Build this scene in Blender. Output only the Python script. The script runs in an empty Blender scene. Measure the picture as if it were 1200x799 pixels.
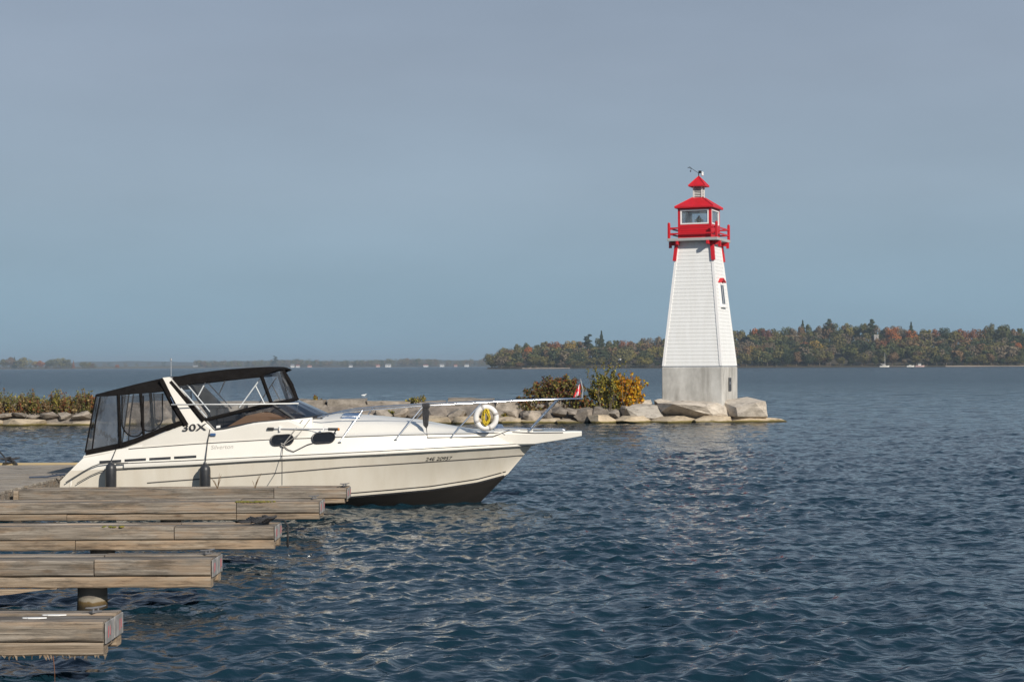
import bpy, bmesh, math, random
import numpy as np
from mathutils import Vector, Matrix, noise as mnoise

R = math.radians
SC = bpy.context.scene
COL = SC.collection

# ------------------------------------------------------------------ camera
FPX, CX, CY = 2000.0, 600.0, 399.5          # focal length and centre in photograph pixels
EYE = Vector((0.0, 0.0, 2.57))
cam_data = bpy.data.cameras.new('camera')
cam_data.sensor_width = 36.0
cam_data.lens = FPX / 1200.0 * 36.0
cam_data.clip_start = 0.1
cam_data.clip_end = 40000.0
cam = bpy.data.objects.new('camera', cam_data)
COL.objects.link(cam)
CAM_R = (Matrix.Rotation(R(90.0) + math.atan(28.7 / FPX), 3, 'X') @ Matrix.Rotation(-0.0050, 3, 'Z'))
cam.matrix_world = Matrix.Translation(EYE) @ CAM_R.to_4x4()
SC.camera = cam

def W(px, py, d):
    """world point seen at photograph pixel (px, py) at distance d along +Y"""
    v = CAM_R @ Vector(((px - CX) / FPX, -(py - CY) / FPX, -1.0))
    return EYE + v * (d / v.y)

# ------------------------------------------------------------------ world, sun, exposure
SUN_EL, SUN_AZ = R(30.0), R(34.0)           # azimuth: from straight behind the camera towards the right
world = bpy.data.worlds.new('World')
SC.world = world
world.use_nodes = True
wn, wl = world.node_tree.nodes, world.node_tree.links
wn.clear()
out = wn.new('ShaderNodeOutputWorld')
bg = wn.new('ShaderNodeBackground')
sky = wn.new('ShaderNodeTexSky')
sky.sky_type = 'NISHITA'
sky.sun_disc = False
sky.sun_elevation = SUN_EL
sky.sun_rotation = math.pi - SUN_AZ
sky.air_density = 1.0
sky.dust_density = 1.5
sky.ozone_density = 1.5
bg.inputs['Strength'].default_value = 0.10
# thin high veil of cloud over the clear sky
tc = wn.new('ShaderNodeTexCoord')
sep = wn.new('ShaderNodeSeparateXYZ')
wl.new(tc.outputs['Generated'], sep.inputs[0])
ramp = wn.new('ShaderNodeValToRGB')
wl.new(sep.outputs['Z'], ramp.inputs[0])
E = ramp.color_ramp.elements
SKYC = [(0.0, (2.38, 3.78, 4.90)), (0.04, (2.55, 3.85, 4.95)), (0.10, (2.98, 3.88, 4.82)), (0.17, (2.95, 3.60, 4.50)), (0.23, (2.78, 3.38, 4.30)),
        (0.45, (1.55, 2.25, 3.45)), (1.0, (1.2, 1.85, 3.0))]
E[0].position, E[0].color = SKYC[0][0], [c / 6 for c in SKYC[0][1]] + [1]
E[1].position, E[1].color = SKYC[-1][0], [c / 6 for c in SKYC[-1][1]] + [1]
for p, c in SKYC[1:-1]:
    e = E.new(p); e.color = [x / 6 for x in c] + [1]
mp = wn.new('ShaderNodeMapping')
mp.inputs['Scale'].default_value = (1.8, 1.8, 6.0)
mp.inputs['Rotation'].default_value = (0.0, R(6), 0.0)
wl.new(tc.outputs['Generated'], mp.inputs[0])
cn = wn.new('ShaderNodeTexNoise')
cn.inputs['Scale'].default_value = 2.0
cn.inputs['Detail'].default_value = 5.0
cn.inputs['Roughness'].default_value = 0.5
wl.new(mp.outputs[0], cn.inputs['Vector'])
cr = wn.new('ShaderNodeMapRange')
cr.inputs['From Min'].default_value = 0.3
cr.inputs['From Max'].default_value = 0.7
cr.inputs['To Min'].default_value = 5.6
cr.inputs['To Max'].default_value = 6.5
wl.new(cn.outputs['Fac'], cr.inputs[0])
veil = wn.new('ShaderNodeVectorMath'); veil.operation = 'SCALE'
wl.new(ramp.outputs[0], veil.inputs[0]); wl.new(cr.outputs[0], veil.inputs['Scale'])
mx = wn.new('ShaderNodeMix'); mx.data_type = 'RGBA'
mx.inputs['Factor'].default_value = 0.93
wl.new(sky.outputs[0], mx.inputs['A']); wl.new(veil.outputs[0], mx.inputs['B'])
wl.new(mx.outputs['Result'], bg.inputs['Color'])
wl.new(bg.outputs[0], out.inputs['Surface'])

sl = bpy.data.lights.new('sun', 'SUN')
sl.energy = 4.7
sl.angle = R(0.53)
sl.color = (1.0, 0.93, 0.82)
sun = bpy.data.objects.new('sun', sl)
COL.objects.link(sun)
sdir = Vector((math.sin(SUN_AZ) * math.cos(SUN_EL), -math.cos(SUN_AZ) * math.cos(SUN_EL), math.sin(SUN_EL)))
sun.rotation_euler = sdir.to_track_quat('Z', 'Y').to_euler()
sun.location = (40, -40, 60)

SC.view_settings.view_transform = 'Standard'
SC.view_settings.look = 'None'
SC.view_settings.exposure = 0.0
SC.view_settings.gamma = 1.0
SC.view_settings.use_curve_mapping = False
SC.cycles.use_denoising = True
SC.cycles.max_bounces = 8
SC.cycles.transparent_max_bounces = 16
SC.cycles.volume_bounces = 0

# ------------------------------------------------------------------ helpers
def link(o, parent=None):
    COL.objects.link(o)
    if parent: o.parent = parent
    return o

def tag(o, label=None, cat=None, group=None, kind=None):
    if label: o['label'] = label
    if cat: o['category'] = cat
    if group: o['group'] = group
    if kind: o['kind'] = kind
    return o

ORG = {}
def thing(name, loc, label, cat, group=None):
    """an Empty at the base of a thing; its parts are children"""
    o = bpy.data.objects.new(name, None)
    o.location = loc
    o.empty_display_size = 0.2
    link(o); tag(o, label, cat, group)
    ORG[o] = Vector(loc)
    return o

class MB:
    """collects shapes in world space, linked as one mesh object"""
    def __init__(self):
        self.v, self.f, self.m = [], [], []
        self.n = 0
    def add(self, vs, fs, mi=0):
        self.v.extend([tuple(p) for p in vs])
        self.f.extend([tuple(i + self.n for i in q) for q in fs])
        self.m.extend([mi] * len(fs))
        self.n += len(vs)
        return self
    def arr(self, vs, fs, mi=None):
        self.v.extend(map(tuple, vs.tolist()))
        self.f.extend(map(tuple, (fs + self.n).tolist()))
        self.m.extend([0] * len(fs) if mi is None else list(mi))
        self.n += len(vs)
        return self
    def box(self, lo, hi, rot=None, mi=0, bev=0.0):
        lo, hi = Vector(lo), Vector(hi)
        c, h = (lo + hi) / 2, (hi - lo) / 2
        if bev > 0:
            b = min(bev, min(abs(x) for x in h) * 0.45)
            vs, idx = [], {}
            for sx in (-1, 1):
                for sy in (-1, 1):
                    for sz in (-1, 1):
                        for ax in range(3):
                            p = [sx * (h.x - b), sy * (h.y - b), sz * (h.z - b)]
                            p[ax] = (sx, sy, sz)[ax] * h[ax]
                            idx[(sx, sy, sz, ax)] = len(vs); vs.append(Vector(p))
            fs = []
            for ax in range(3):
                o = [a for a in range(3) if a != ax]
                for s in (-1, 1):
                    q = []
                    for (u, w) in ((-1, -1), (1, -1), (1, 1), (-1, 1)):
                        k = [0, 0, 0]; k[ax] = s; k[o[0]] = u; k[o[1]] = w
                        q.append(idx[(k[0], k[1], k[2], ax)])
                    fs.append(q)
            for ax in range(3):
                o = [a for a in range(3) if a != ax]
                for u in (-1, 1):
                    for w in (-1, 1):
                        q = []
                        for s, a in ((-1, o[0]), (1, o[0]), (1, o[1]), (-1, o[1])):
                            k = [0, 0, 0]; k[ax] = s; k[o[0]] = u; k[o[1]] = w
                            q.append(idx[(k[0], k[1], k[2], a)])
                        fs.append(q)
            for sx in (-1, 1):
                for sy in (-1, 1):
                    for sz in (-1, 1):
                        fs.append([idx[(sx, sy, sz, a)] for a in range(3)])
        else:
            vs = [Vector((x * h.x, y * h.y, z * h.z)) for z in (-1, 1) for y in (-1, 1) for x in (-1, 1)]
            fs = [(0, 2, 3, 1), (4, 5, 7, 6), (0, 1, 5, 4), (2, 6, 7, 3), (0, 4, 6, 2), (1, 3, 7, 5)]
        if rot is not None: vs = [rot @ p for p in vs]
        return self.add([p + c for p in vs], fs, mi)
    def tube(self, pts, r, n=8, mi=0, closed=False):
        pts = [Vector(p) for p in pts]
        k = len(pts)
        rs = r if isinstance(r, (list, tuple)) else [r] * k
        vs, fs = [], []
        prev = None
        for i, p in enumerate(pts):
            if closed: t = pts[(i + 1) % k] - pts[i - 1]
            else: t = pts[min(i + 1, k - 1)] - pts[max(i - 1, 0)]
            t = t.normalized() if t.length > 1e-9 else Vector((0, 0, 1))
            if prev is None:
                up = Vector((0, 0, 1)) if abs(t.z) < 0.9 else Vector((1, 0, 0))
                u = t.cross(up).normalized()
            else:
                u = prev - t * prev.dot(t)
                u = u.normalized() if u.length > 1e-6 else t.orthogonal().normalized()
            prev = u
            w = t.cross(u)
            for j in range(n):
                a = 2 * math.pi * j / n
                vs.append(p + (u * math.cos(a) + w * math.sin(a)) * rs[i])
        for i in range(k if closed else k - 1):
            a, b = i * n, ((i + 1) % k) * n
            for j in range(n):
                fs.append((a + j, a + (j + 1) % n, b + (j + 1) % n, b + j))
        if not closed:
            fs.append(tuple(range(n))[::-1]); fs.append(tuple((k - 1) * n + j for j in range(n)))
        return self.add(vs, fs, mi)
    def lathe(self, c, prof, n=16, mi=0, axis=None):
        """profile of (radius, height) about axis through c"""
        c = Vector(c); q = Vector((0, 0, 1)).rotation_difference(Vector(axis)) if axis else None
        vs, fs = [], []
        for (r, h) in prof:
            for j in range(n):
                a = 2 * math.pi * j / n
                p = Vector((r * math.cos(a), r * math.sin(a), h))
                vs.append(c + (q @ p if q else p))
        for i in range(len(prof) - 1):
            for j in range(n):
                fs.append((i * n + j, i * n + (j + 1) % n, (i + 1) * n + (j + 1) % n, (i + 1) * n + j))
        fs.append(tuple(range(n))[::-1]); fs.append(tuple((len(prof) - 1) * n + j for j in range(n)))
        return self.add(vs, fs, mi)
    def loft(self, rings, closed=True, cap=True, mi=0):
        n = len(rings[0]); vs = [p for r in rings for p in r]; fs = []
        for i in range(len(rings) - 1):
            for j in range(n if closed else n - 1):
                fs.append((i * n + j, i * n + (j + 1) % n, (i + 1) * n + (j + 1) % n, (i + 1) * n + j))
        if cap and closed:
            fs.append(tuple(range(n))[::-1]); fs.append(tuple((len(rings) - 1) * n + j for j in range(n)))
        return self.add(vs, fs, mi)
    def slab(self, poly, off, mi=0):
        """planar or nearly planar polygon given a thickness vector"""
        n = len(poly); off = Vector(off)
        vs = [Vector(p) for p in poly] + [Vector(p) + off for p in poly]
        fs = [tuple(range(n)), tuple(range(n, 2 * n))[::-1]]
        fs += [(i, n + i, n + (i + 1) % n, (i + 1) % n) for i in range(n)]
        return self.add(vs, fs, mi)
    def build(self, name, mats, parent=None, smooth=False, origin=None, fix=True, angle=None):
        if origin is None:
            r = parent
            while r is not None and r.parent is not None: r = r.parent
            origin = ORG.get(r, Vector((0, 0, 0))) if r is not None else Vector((0, 0, 0))
        me = bpy.data.meshes.new(name)
        ox, oy, oz = origin
        me.from_pydata([(x - ox, y - oy, z - oz) for x, y, z in self.v], [], self.f)
        mats = mats if isinstance(mats, (list, tuple)) else [mats]
        for m in mats: me.materials.append(m)
        if len(mats) > 1: me.polygons.foreach_set('material_index', self.m)
        if fix:
            bm = bmesh.new(); bm.from_mesh(me)
            bmesh.ops.recalc_face_normals(bm, faces=bm.faces[:])
            bm.to_mesh(me); bm.free()
        if smooth:
            me.polygons.foreach_set('use_smooth', [True] * len(me.polygons))
            if angle: me.set_sharp_from_angle(angle=R(angle))
        me.update()
        o = bpy.data.objects.new(name, me)
        if parent is None: o.location = origin
        link(o, parent)
        if parent is None: ORG[o] = Vector(origin)
        return o

# ------------------------------------------------------------------ materials
def nodes(name):
    m = bpy.data.materials.new(name); m.use_nodes = True
    nt = m.node_tree
    b = nt.nodes['Principled BSDF']
    return m, nt.nodes, nt.links, b

def noise_node(N, L, scale, detail=4, rough=0.55, stretch=None, coord='Object', rnd=False):
    t = N.new('ShaderNodeTexCoord'); s = t.outputs[coord]
    if rnd:
        oi = N.new('ShaderNodeObjectInfo'); ad = N.new('ShaderNodeVectorMath'); ad.operation = 'ADD'
        ml = N.new('ShaderNodeMath'); ml.operation = 'MULTIPLY'; ml.inputs[1].default_value = 37.0
        L.new(oi.outputs['Random'], ml.inputs[0]); L.new(s, ad.inputs[0]); L.new(ml.outputs[0], ad.inputs[1]); s = ad.outputs[0]
    if stretch:
        mpn = N.new('ShaderNodeMapping'); mpn.inputs['Scale'].default_value = stretch
        L.new(s, mpn.inputs[0]); s = mpn.outputs[0]
    n = N.new('ShaderNodeTexNoise')
    n.inputs['Scale'].default_value = scale; n.inputs['Detail'].default_value = detail; n.inputs['Roughness'].default_value = rough
    L.new(s, n.inputs['Vector'])
    return n

def ramp_node(N, L, fac, stops):
    r = N.new('ShaderNodeValToRGB'); e = r.color_ramp.elements
    e[0].position, e[0].color = stops[0][0], (*stops[0][1], 1)
    e[1].position, e[1].color = stops[-1][0], (*stops[-1][1], 1)
    for p, c in stops[1:-1]:
        q = e.new(p); q.color = (*c, 1)
    L.new(fac, r.inputs[0])
    return r

def mixc(N, L, fac, a, b, mode='MIX'):
    m = N.new('ShaderNodeMix'); m.data_type = 'RGBA'; m.blend_type = mode
    if isinstance(fac, (int, float)): m.inputs['Factor'].default_value = fac
    else: L.new(fac, m.inputs['Factor'])
    for k, s in (('A', a), ('B', b)):
        if isinstance(s, tuple): m.inputs[k].default_value = (*s, 1)
        else: L.new(s, m.inputs[k])
    return m.outputs['Result']

def bump(N, L, b, h, strength, dist=0.02):
    u = N.new('ShaderNodeBump'); u.inputs['Strength'].default_value = strength; u.inputs['Distance'].default_value = dist
    L.new(h, u.inputs['Height']); L.new(u.outputs[0], b.inputs['Normal'])

def mat(name, c, rough=0.5, c2=None, scale=6.0, stretch=None, bmp=0.0, metal=0.0, spec=0.5, coat=0.0, coord='Object', bdist=0.01, rnd=False):
    m, N, L, b = nodes(name)
    b.inputs['Base Color'].default_value = (*c, 1)
    b.inputs['Roughness'].default_value = rough
    b.inputs['Metallic'].default_value = metal
    b.inputs['Specular IOR Level'].default_value = spec
    b.inputs['Coat Weight'].default_value = coat
    if c2 or bmp:
        n = noise_node(N, L, scale, 5, 0.6, stretch, coord, rnd)
        if c2:
            r = ramp_node(N, L, n.outputs['Fac'], [(0.3, c), (0.7, c2)])
            L.new(r.outputs[0], b.inputs['Base Color'])
        if bmp: bump(N, L, b, n.outputs['Fac'], bmp, bdist)
    return m

def glass_mat(name, tint, alpha_rough=0.03, refl=1.0, haze_amt=0.0, haze_col=(0.7, 0.7, 0.7)):
    """thin clear sheet: see-through with a Fresnel reflection"""
    m, N, L, b = nodes(name)
    N.remove(b)
    o = N['Material Output']
    t = N.new('ShaderNodeBsdfTransparent'); t.inputs[0].default_value = (*tint, 1)
    g = N.new('ShaderNodeBsdfGlossy'); g.inputs['Roughness'].default_value = alpha_rough
    g.inputs['Color'].default_value = (1, 1, 1, 1)
    fr = N.new('ShaderNodeFresnel'); fr.inputs['IOR'].default_value = 1.5
    n = noise_node(N, L, 3.0, 2, 0.5)
    bp = N.new('ShaderNodeBump'); bp.inputs['Strength'].default_value = 0.25; bp.inputs['Distance'].default_value = 0.05
    L.new(n.outputs['Fac'], bp.inputs['Height']); L.new(bp.outputs[0], g.inputs['Normal'])
    ml = N.new('ShaderNodeMath'); ml.operation = 'MULTIPLY'; ml.inputs[1].default_value = refl
    L.new(fr.outputs[0], ml.inputs[0])
    x = N.new('ShaderNodeMixShader'); L.new(ml.outputs[0], x.inputs[0]); L.new(t.outputs[0], x.inputs[1]); L.new(g.outputs[0], x.inputs[2])
    last = x
    if haze_amt:
        d = N.new('ShaderNodeBsdfDiffuse'); d.inputs[0].default_value = (*haze_col, 1)
        y = N.new('ShaderNodeMixShader')
        n2 = noise_node(N, L, 4.0, 4, 0.6, (1, 1, 0.4))
        mr = N.new('ShaderNodeMapRange'); mr.inputs['From Min'].default_value = 0.35; mr.inputs['From Max'].default_value = 0.7
        mr.inputs['To Min'].default_value = haze_amt * 0.4; mr.inputs['To Max'].default_value = haze_amt * 1.6
        L.new(n2.outputs['Fac'], mr.inputs[0]); L.new(mr.outputs[0], y.inputs[0])
        L.new(x.outputs[0], y.inputs[1]); L.new(d.outputs[0], y.inputs[2]); last = y
    L.new(last.outputs[0], o.inputs['Surface'])
    return m

def wood_mat(name, cols, warm, warm_amt=0.5, dark=0.85):
    """weathered timber: long grain, bleached streaks, raw warm patches, dark checks, knots and blotches"""
    m, N, L, b = nodes(name)
    g = noise_node(N, L, 1.0, 9, 0.74, (0.9, 24, 38), rnd=True)
    base = ramp_node(N, L, g.outputs['Fac'], [(0.30, cols[0]), (0.49, cols[1]), (0.68, cols[2])])
    w = noise_node(N, L, 1.0, 6, 0.66, (1.5, 5.0, 8.0), rnd=True)
    wf = ramp_node(N, L, w.outputs['Fac'], [(0.47, (0, 0, 0)), (0.60, (warm_amt,) * 3)])
    c1 = mixc(N, L, wf.outputs[0], base.outputs[0], warm)
    s = noise_node(N, L, 1.0, 7, 0.74, (1.5, 5.0, 9.0), rnd=True)            # stains
    sf = ramp_node(N, L, s.outputs['Fac'], [(0.36, (0.62,) * 3), (0.50, (0, 0, 0))])
    c2 = mixc(N, L, sf.outputs[0], c1, tuple(x * 0.55 for x in cols[0]))
    k = noise_node(N, L, 1.0, 7, 0.75, (1.3, 30, 60), rnd=True)             # drying checks
    kf = ramp_node(N, L, k.outputs['Fac'], [(0.36, (dark,) * 3), (0.42, (0, 0, 0))])
    c3 = mixc(N, L, kf.outputs[0], c2, (0.030, 0.024, 0.018))
    t = N.new('ShaderNodeTexCoord'); oi = N.new('ShaderNodeObjectInfo'); ad = N.new('ShaderNodeVectorMath'); ad.operation = 'ADD'
    ml = N.new('ShaderNodeMath'); ml.operation = 'MULTIPLY'; ml.inputs[1].default_value = 19.0
    L.new(oi.outputs['Random'], ml.inputs[0]); L.new(t.outputs['Object'], ad.inputs[0]); L.new(ml.outputs[0], ad.inputs[1])
    mpn = N.new('ShaderNodeMapping'); mpn.inputs['Scale'].default_value = (1.5, 5.5, 5.5); L.new(ad.outputs[0], mpn.inputs[0])
    v = N.new('ShaderNodeTexVoronoi'); v.inputs['Scale'].default_value = 1.0; L.new(mpn.outputs[0], v.inputs['Vector'])
    vf = ramp_node(N, L, v.outputs['Distance'], [(0.05, (0.75,) * 3), (0.16, (0, 0, 0))])
    c4 = mixc(N, L, vf.outputs[0], c3, (0.10, 0.062, 0.036))
    rr = ramp_node(N, L, oi.outputs['Random'], [(0.0, (0.80, 0.79, 0.78)), (0.5, (1.0, 0.98, 0.96)), (1.0, (1.12, 1.08, 1.03))])
    c5 = mixc(N, L, 1.0, c4, rr.outputs[0], 'MULTIPLY')
    L.new(c5, b.inputs['Base Color'])
    b.inputs['Roughness'].default_value = 0.88
    b.inputs['Specular IOR Level'].default_value = 0.2
    bump(N, L, b, g.outputs['Fac'], 0.9, 0.012)
    return m

M = {}
M['wood'] = wood_mat('weathered_timber', [(0.085, 0.074, 0.062), (0.225, 0.197, 0.166), (0.42, 0.38, 0.33)], (0.32, 0.225, 0.145), 0.45)
M['wood_low'] = wood_mat('raw_timber', [(0.13, 0.10, 0.075), (0.29, 0.232, 0.172), (0.45, 0.385, 0.31)], (0.38, 0.265, 0.17), 0.5)
M['wood_top'] = wood_mat('grey_timber_top', [(0.075, 0.072, 0.068), (0.165, 0.155, 0.145), (0.27, 0.255, 0.235)], (0.22, 0.165, 0.115), 0.3)  # deck boards, darker and greyer than the timbers beside them
M['wood_deck'] = wood_mat('pale_decking', [(0.17, 0.152, 0.13), (0.31, 0.282, 0.245), (0.44, 0.405, 0.36)], (0.36, 0.28, 0.19), 0.3)  # lighter, warm grey wood of the pier planks
M['moss'] = mat('moss', (0.10, 0.12, 0.02), 0.95, (0.22, 0.17, 0.03), 20)
M['gel'] = mat('cream_gelcoat', (0.75, 0.70, 0.61), 0.28, (0.67, 0.61, 0.51), 1.6, (2.2, 1, 0.45), coat=0.35)
M['deck_white'] = mat('white_gelcoat', (0.78, 0.75, 0.69), 0.32, (0.74, 0.71, 0.645), 1.5, coat=0.3)
M['bottom'] = mat('bottom_paint', (0.007, 0.0058, 0.005), 0.75, (0.015, 0.012, 0.010), 3.0, (1, 1, 3), bmp=0.1)
M['stripe'] = mat('grey_stripe', (0.10, 0.095, 0.09), 0.4)
M['rubber'] = mat('black_rubber', (0.018, 0.019, 0.022), 0.42, (0.035, 0.037, 0.042), 5)
M['canvas'] = mat('black_canvas', (0.008, 0.007, 0.007), 0.95, (0.014, 0.0125, 0.012), 3.5, (1.2, 1, 2.2), bmp=0.9, bdist=0.05, spec=0.08)
M['chrome'] = mat('stainless_steel', (0.72, 0.73, 0.75), 0.22, metal=1.0)
M['white_tube'] = mat('white_tube', (0.8, 0.8, 0.78), 0.35, (0.72, 0.72, 0.7), 8)
M['vinyl'] = glass_mat('clear_vinyl', (0.90, 0.92, 0.94), 0.06, 0.9, 0.05, (0.55, 0.6, 0.66))
M['vinyl_hazy'] = glass_mat('hazy_vinyl', (0.75, 0.77, 0.8), 0.08, 1.0, 0.13, (0.42, 0.45, 0.5))
M['mesh'] = glass_mat('insect_mesh', (0.70, 0.68, 0.67), 0.4, 0.4, 0.06, (0.22, 0.20, 0.19))
M['wind'] = glass_mat('tinted_windscreen', (0.50, 0.51, 0.53), 0.02, 1.3)
M['port'] = mat('smoked_acrylic', (0.012, 0.013, 0.015), 0.08)
M['tan'] = mat('tan_vinyl', (0.52, 0.30, 0.15), 0.5, (0.44, 0.25, 0.125), 5)
M['dark_in'] = mat('dark_upholstery', (0.03, 0.03, 0.032), 0.6, (0.05, 0.045, 0.04), 4)
M['cockpit'] = mat('cockpit_liner', (0.6, 0.56, 0.5), 0.5, (0.5, 0.47, 0.42), 2)
M['ink'] = mat('black_lettering', (0.025, 0.025, 0.028), 0.45)
M['ink_grey'] = mat('grey_lettering', (0.36, 0.34, 0.31), 0.45)
M['rope_black'] = mat('black_rope', (0.02, 0.02, 0.022), 0.85, (0.05, 0.05, 0.055), 30, bmp=0.5)
M['rope_grey'] = mat('grey_rope', (0.34, 0.33, 0.31), 0.85, (0.2, 0.19, 0.18), 30, bmp=0.5)
M['rope_yellow'] = mat('yellow_rope', (0.70, 0.52, 0.03), 0.7, (0.5, 0.36, 0.02), 30, bmp=0.5)
M['ring_white'] = mat('lifebuoy_white', (0.80, 0.78, 0.76), 0.45, (0.72, 0.70, 0.68), 6)
M['red'] = mat('red_paint', (0.60, 0.012, 0.020), 0.42, (0.52, 0.010, 0.018), 2.5, coat=0.1)
M['red_roof'] = mat('red_roof', (0.64, 0.013, 0.024), 0.5, (0.48, 0.012, 0.02), 4, bmp=0.15)
M['lh_white'] = mat('white_clapboard', (0.83, 0.83, 0.82), 0.55, (0.77, 0.765, 0.745), 1.3, (3.5, 3.5, 0.35))
M['lh_trim'] = mat('white_trim', (0.84, 0.84, 0.83), 0.5, (0.80, 0.77, 0.76), 3)
M['louvre'] = mat('louvre_white', (0.70, 0.69, 0.66), 0.5, (0.62, 0.61, 0.58), 6)
M['deck_grey'] = mat('grey_deck', (0.42, 0.43, 0.43), 0.7, (0.36, 0.37, 0.37), 4)
M['pane'] = glass_mat('lantern_glass', (0.86, 0.90, 0.93), 0.02, 0.9, 0.12, (0.62, 0.70, 0.74))  # pale blue mixed into the panes, standing for bright sky behind the glass
M['dark_pane'] = mat('dark_window_glass', (0.03, 0.04, 0.055), 0.06)
M['brass'] = mat('lamp_brass', (0.25, 0.19, 0.07), 0.4, metal=0.8)
M['black'] = mat('black_metal', (0.02, 0.02, 0.022), 0.5)
M['galv'] = mat('galvanised_steel', (0.50, 0.51, 0.53), 0.45, (0.40, 0.41, 0.43), 12, metal=0.7)
M['plate'] = mat('worn_white_plate', (0.36, 0.35, 0.34), 0.75, (0.16, 0.15, 0.14), 9, bmp=0.2)
M['mark_red'] = mat('faded_red_mark', (0.55, 0.06, 0.09), 0.7, (0.5, 0.2, 0.2), 14)
M['flag_red'] = mat('flag_red', (0.60, 0.02, 0.03), 0.8)
M['flag_white'] = mat('flag_white', (0.80, 0.80, 0.80), 0.8)
M['blue'] = mat('blue_hatch', (0.06, 0.12, 0.25), 0.1)

# concrete with formwork stains
def concrete():
    m, N, L, b = nodes('stained_concrete')
    a = noise_node(N, L, 1.6, 6, 0.65, (1, 1, 0.6))
    c = ramp_node(N, L, a.outputs['Fac'], [(0.3, (0.33, 0.32, 0.295)), (0.5, (0.47, 0.455, 0.425)), (0.68, (0.58, 0.565, 0.53))])
    s = noise_node(N, L, 0.9, 5, 0.6, (2.5, 2.5, 0.35))
    f = ramp_node(N, L, s.outputs['Fac'], [(0.50, (0, 0, 0)), (0.68, (0.55,) * 3)])
    c2 = mixc(N, L, f.outputs[0], c.outputs[0], (0.24, 0.225, 0.20))
    L.new(c2, b.inputs['Base Color']); b.inputs['Roughness'].default_value = 0.9
    fine = noise_node(N, L, 30, 4, 0.6)
    bump(N, L, b, fine.outputs['Fac'], 0.25, 0.01)
    return m
M['concrete'] = concrete()

def stone_mat(name, lo, mid, hi, algae=0.0):
    m, N, L, b = nodes(name)
    a = noise_node(N, L, 2.6, 9, 0.74, (1, 1, 1.8), coord='Object', rnd=True)
    c = ramp_node(N, L, a.outputs['Fac'], [(0.28, lo), (0.5, mid), (0.72, hi)])
    k = noise_node(N, L, 3.2, 6, 0.7, (0.6, 0.6, 2.4), rnd=True)
    kf = ramp_node(N, L, k.outputs['Fac'], [(0.33, (0.8,) * 3), (0.43, (0, 0, 0))])
    col = mixc(N, L, kf.outputs[0], c.outputs[0], (0.07, 0.062, 0.055))
    oi = N.new('ShaderNodeObjectInfo')
    rr = ramp_node(N, L, oi.outputs['Random'], [(0.0, (0.80, 0.78, 0.76)), (0.5, (1.0, 0.97, 0.94)), (1.0, (1.12, 1.06, 1.0))])
    col = mixc(N, L, 1.0, col, rr.outputs[0], 'MULTIPLY')
    if algae:                                    # a tide line of weed just above the water
        geo = N.new('ShaderNodeNewGeometry'); sp = N.new('ShaderNodeSeparateXYZ'); L.new(geo.outputs['Position'], sp.inputs[0])
        n2 = noise_node(N, L, 1.3, 4, 0.6)
        ad = N.new('ShaderNodeMath'); ad.operation = 'MULTIPLY_ADD'; ad.inputs[1].default_value = -0.14; L.new(n2.outputs['Fac'], ad.inputs[0]); L.new(sp.outputs['Z'], ad.inputs[2])
        af = ramp_node(N, L, ad.outputs[0], [(0.0, (algae,) * 3), (0.05, (0, 0, 0))])
        col = mixc(N, L, af.outputs[0], col, (0.16, 0.125, 0.018))
        wf = ramp_node(N, L, sp.outputs['Z'], [(0.03, (0.85,) * 3), (0.09, (0, 0, 0))])
        col = mixc(N, L, wf.outputs[0], col, (0.035, 0.03, 0.014))
    else:                                        # stones are dark where the lake keeps them wet
        geo = N.new('ShaderNodeNewGeometry'); sp = N.new('ShaderNodeSeparateXYZ'); L.new(geo.outputs['Position'], sp.inputs[0])
        wf = ramp_node(N, L, sp.outputs['Z'], [(0.06, (0.8,) * 3), (0.16, (0, 0, 0))])
        col = mixc(N, L, wf.outputs[0], col, (0.04, 0.034, 0.02))
    L.new(col, b.inputs['Base Color']); b.inputs['Roughness'].default_value = 0.9
    b.inputs['Specular IOR Level'].default_value = 0.25
    bump(N, L, b, a.outputs['Fac'], 0.7, 0.06)
    return m
M['stone'] = stone_mat('grey_limestone', (0.15, 0.135, 0.115), (0.30, 0.27, 0.235), (0.45, 0.41, 0.365))
M['stone_pale'] = stone_mat('pale_limestone', (0.27, 0.245, 0.215), (0.46, 0.43, 0.385), (0.58, 0.545, 0.49))
M['stone_dark'] = stone_mat('dark_boulder', (0.10, 0.09, 0.08), (0.20, 0.18, 0.16), (0.34, 0.31, 0.28))
M['ledge'] = stone_mat('pale_ledge_stone', (0.32, 0.27, 0.20), (0.50, 0.42, 0.31), (0.60, 0.52, 0.40), algae=0.9)

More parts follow.
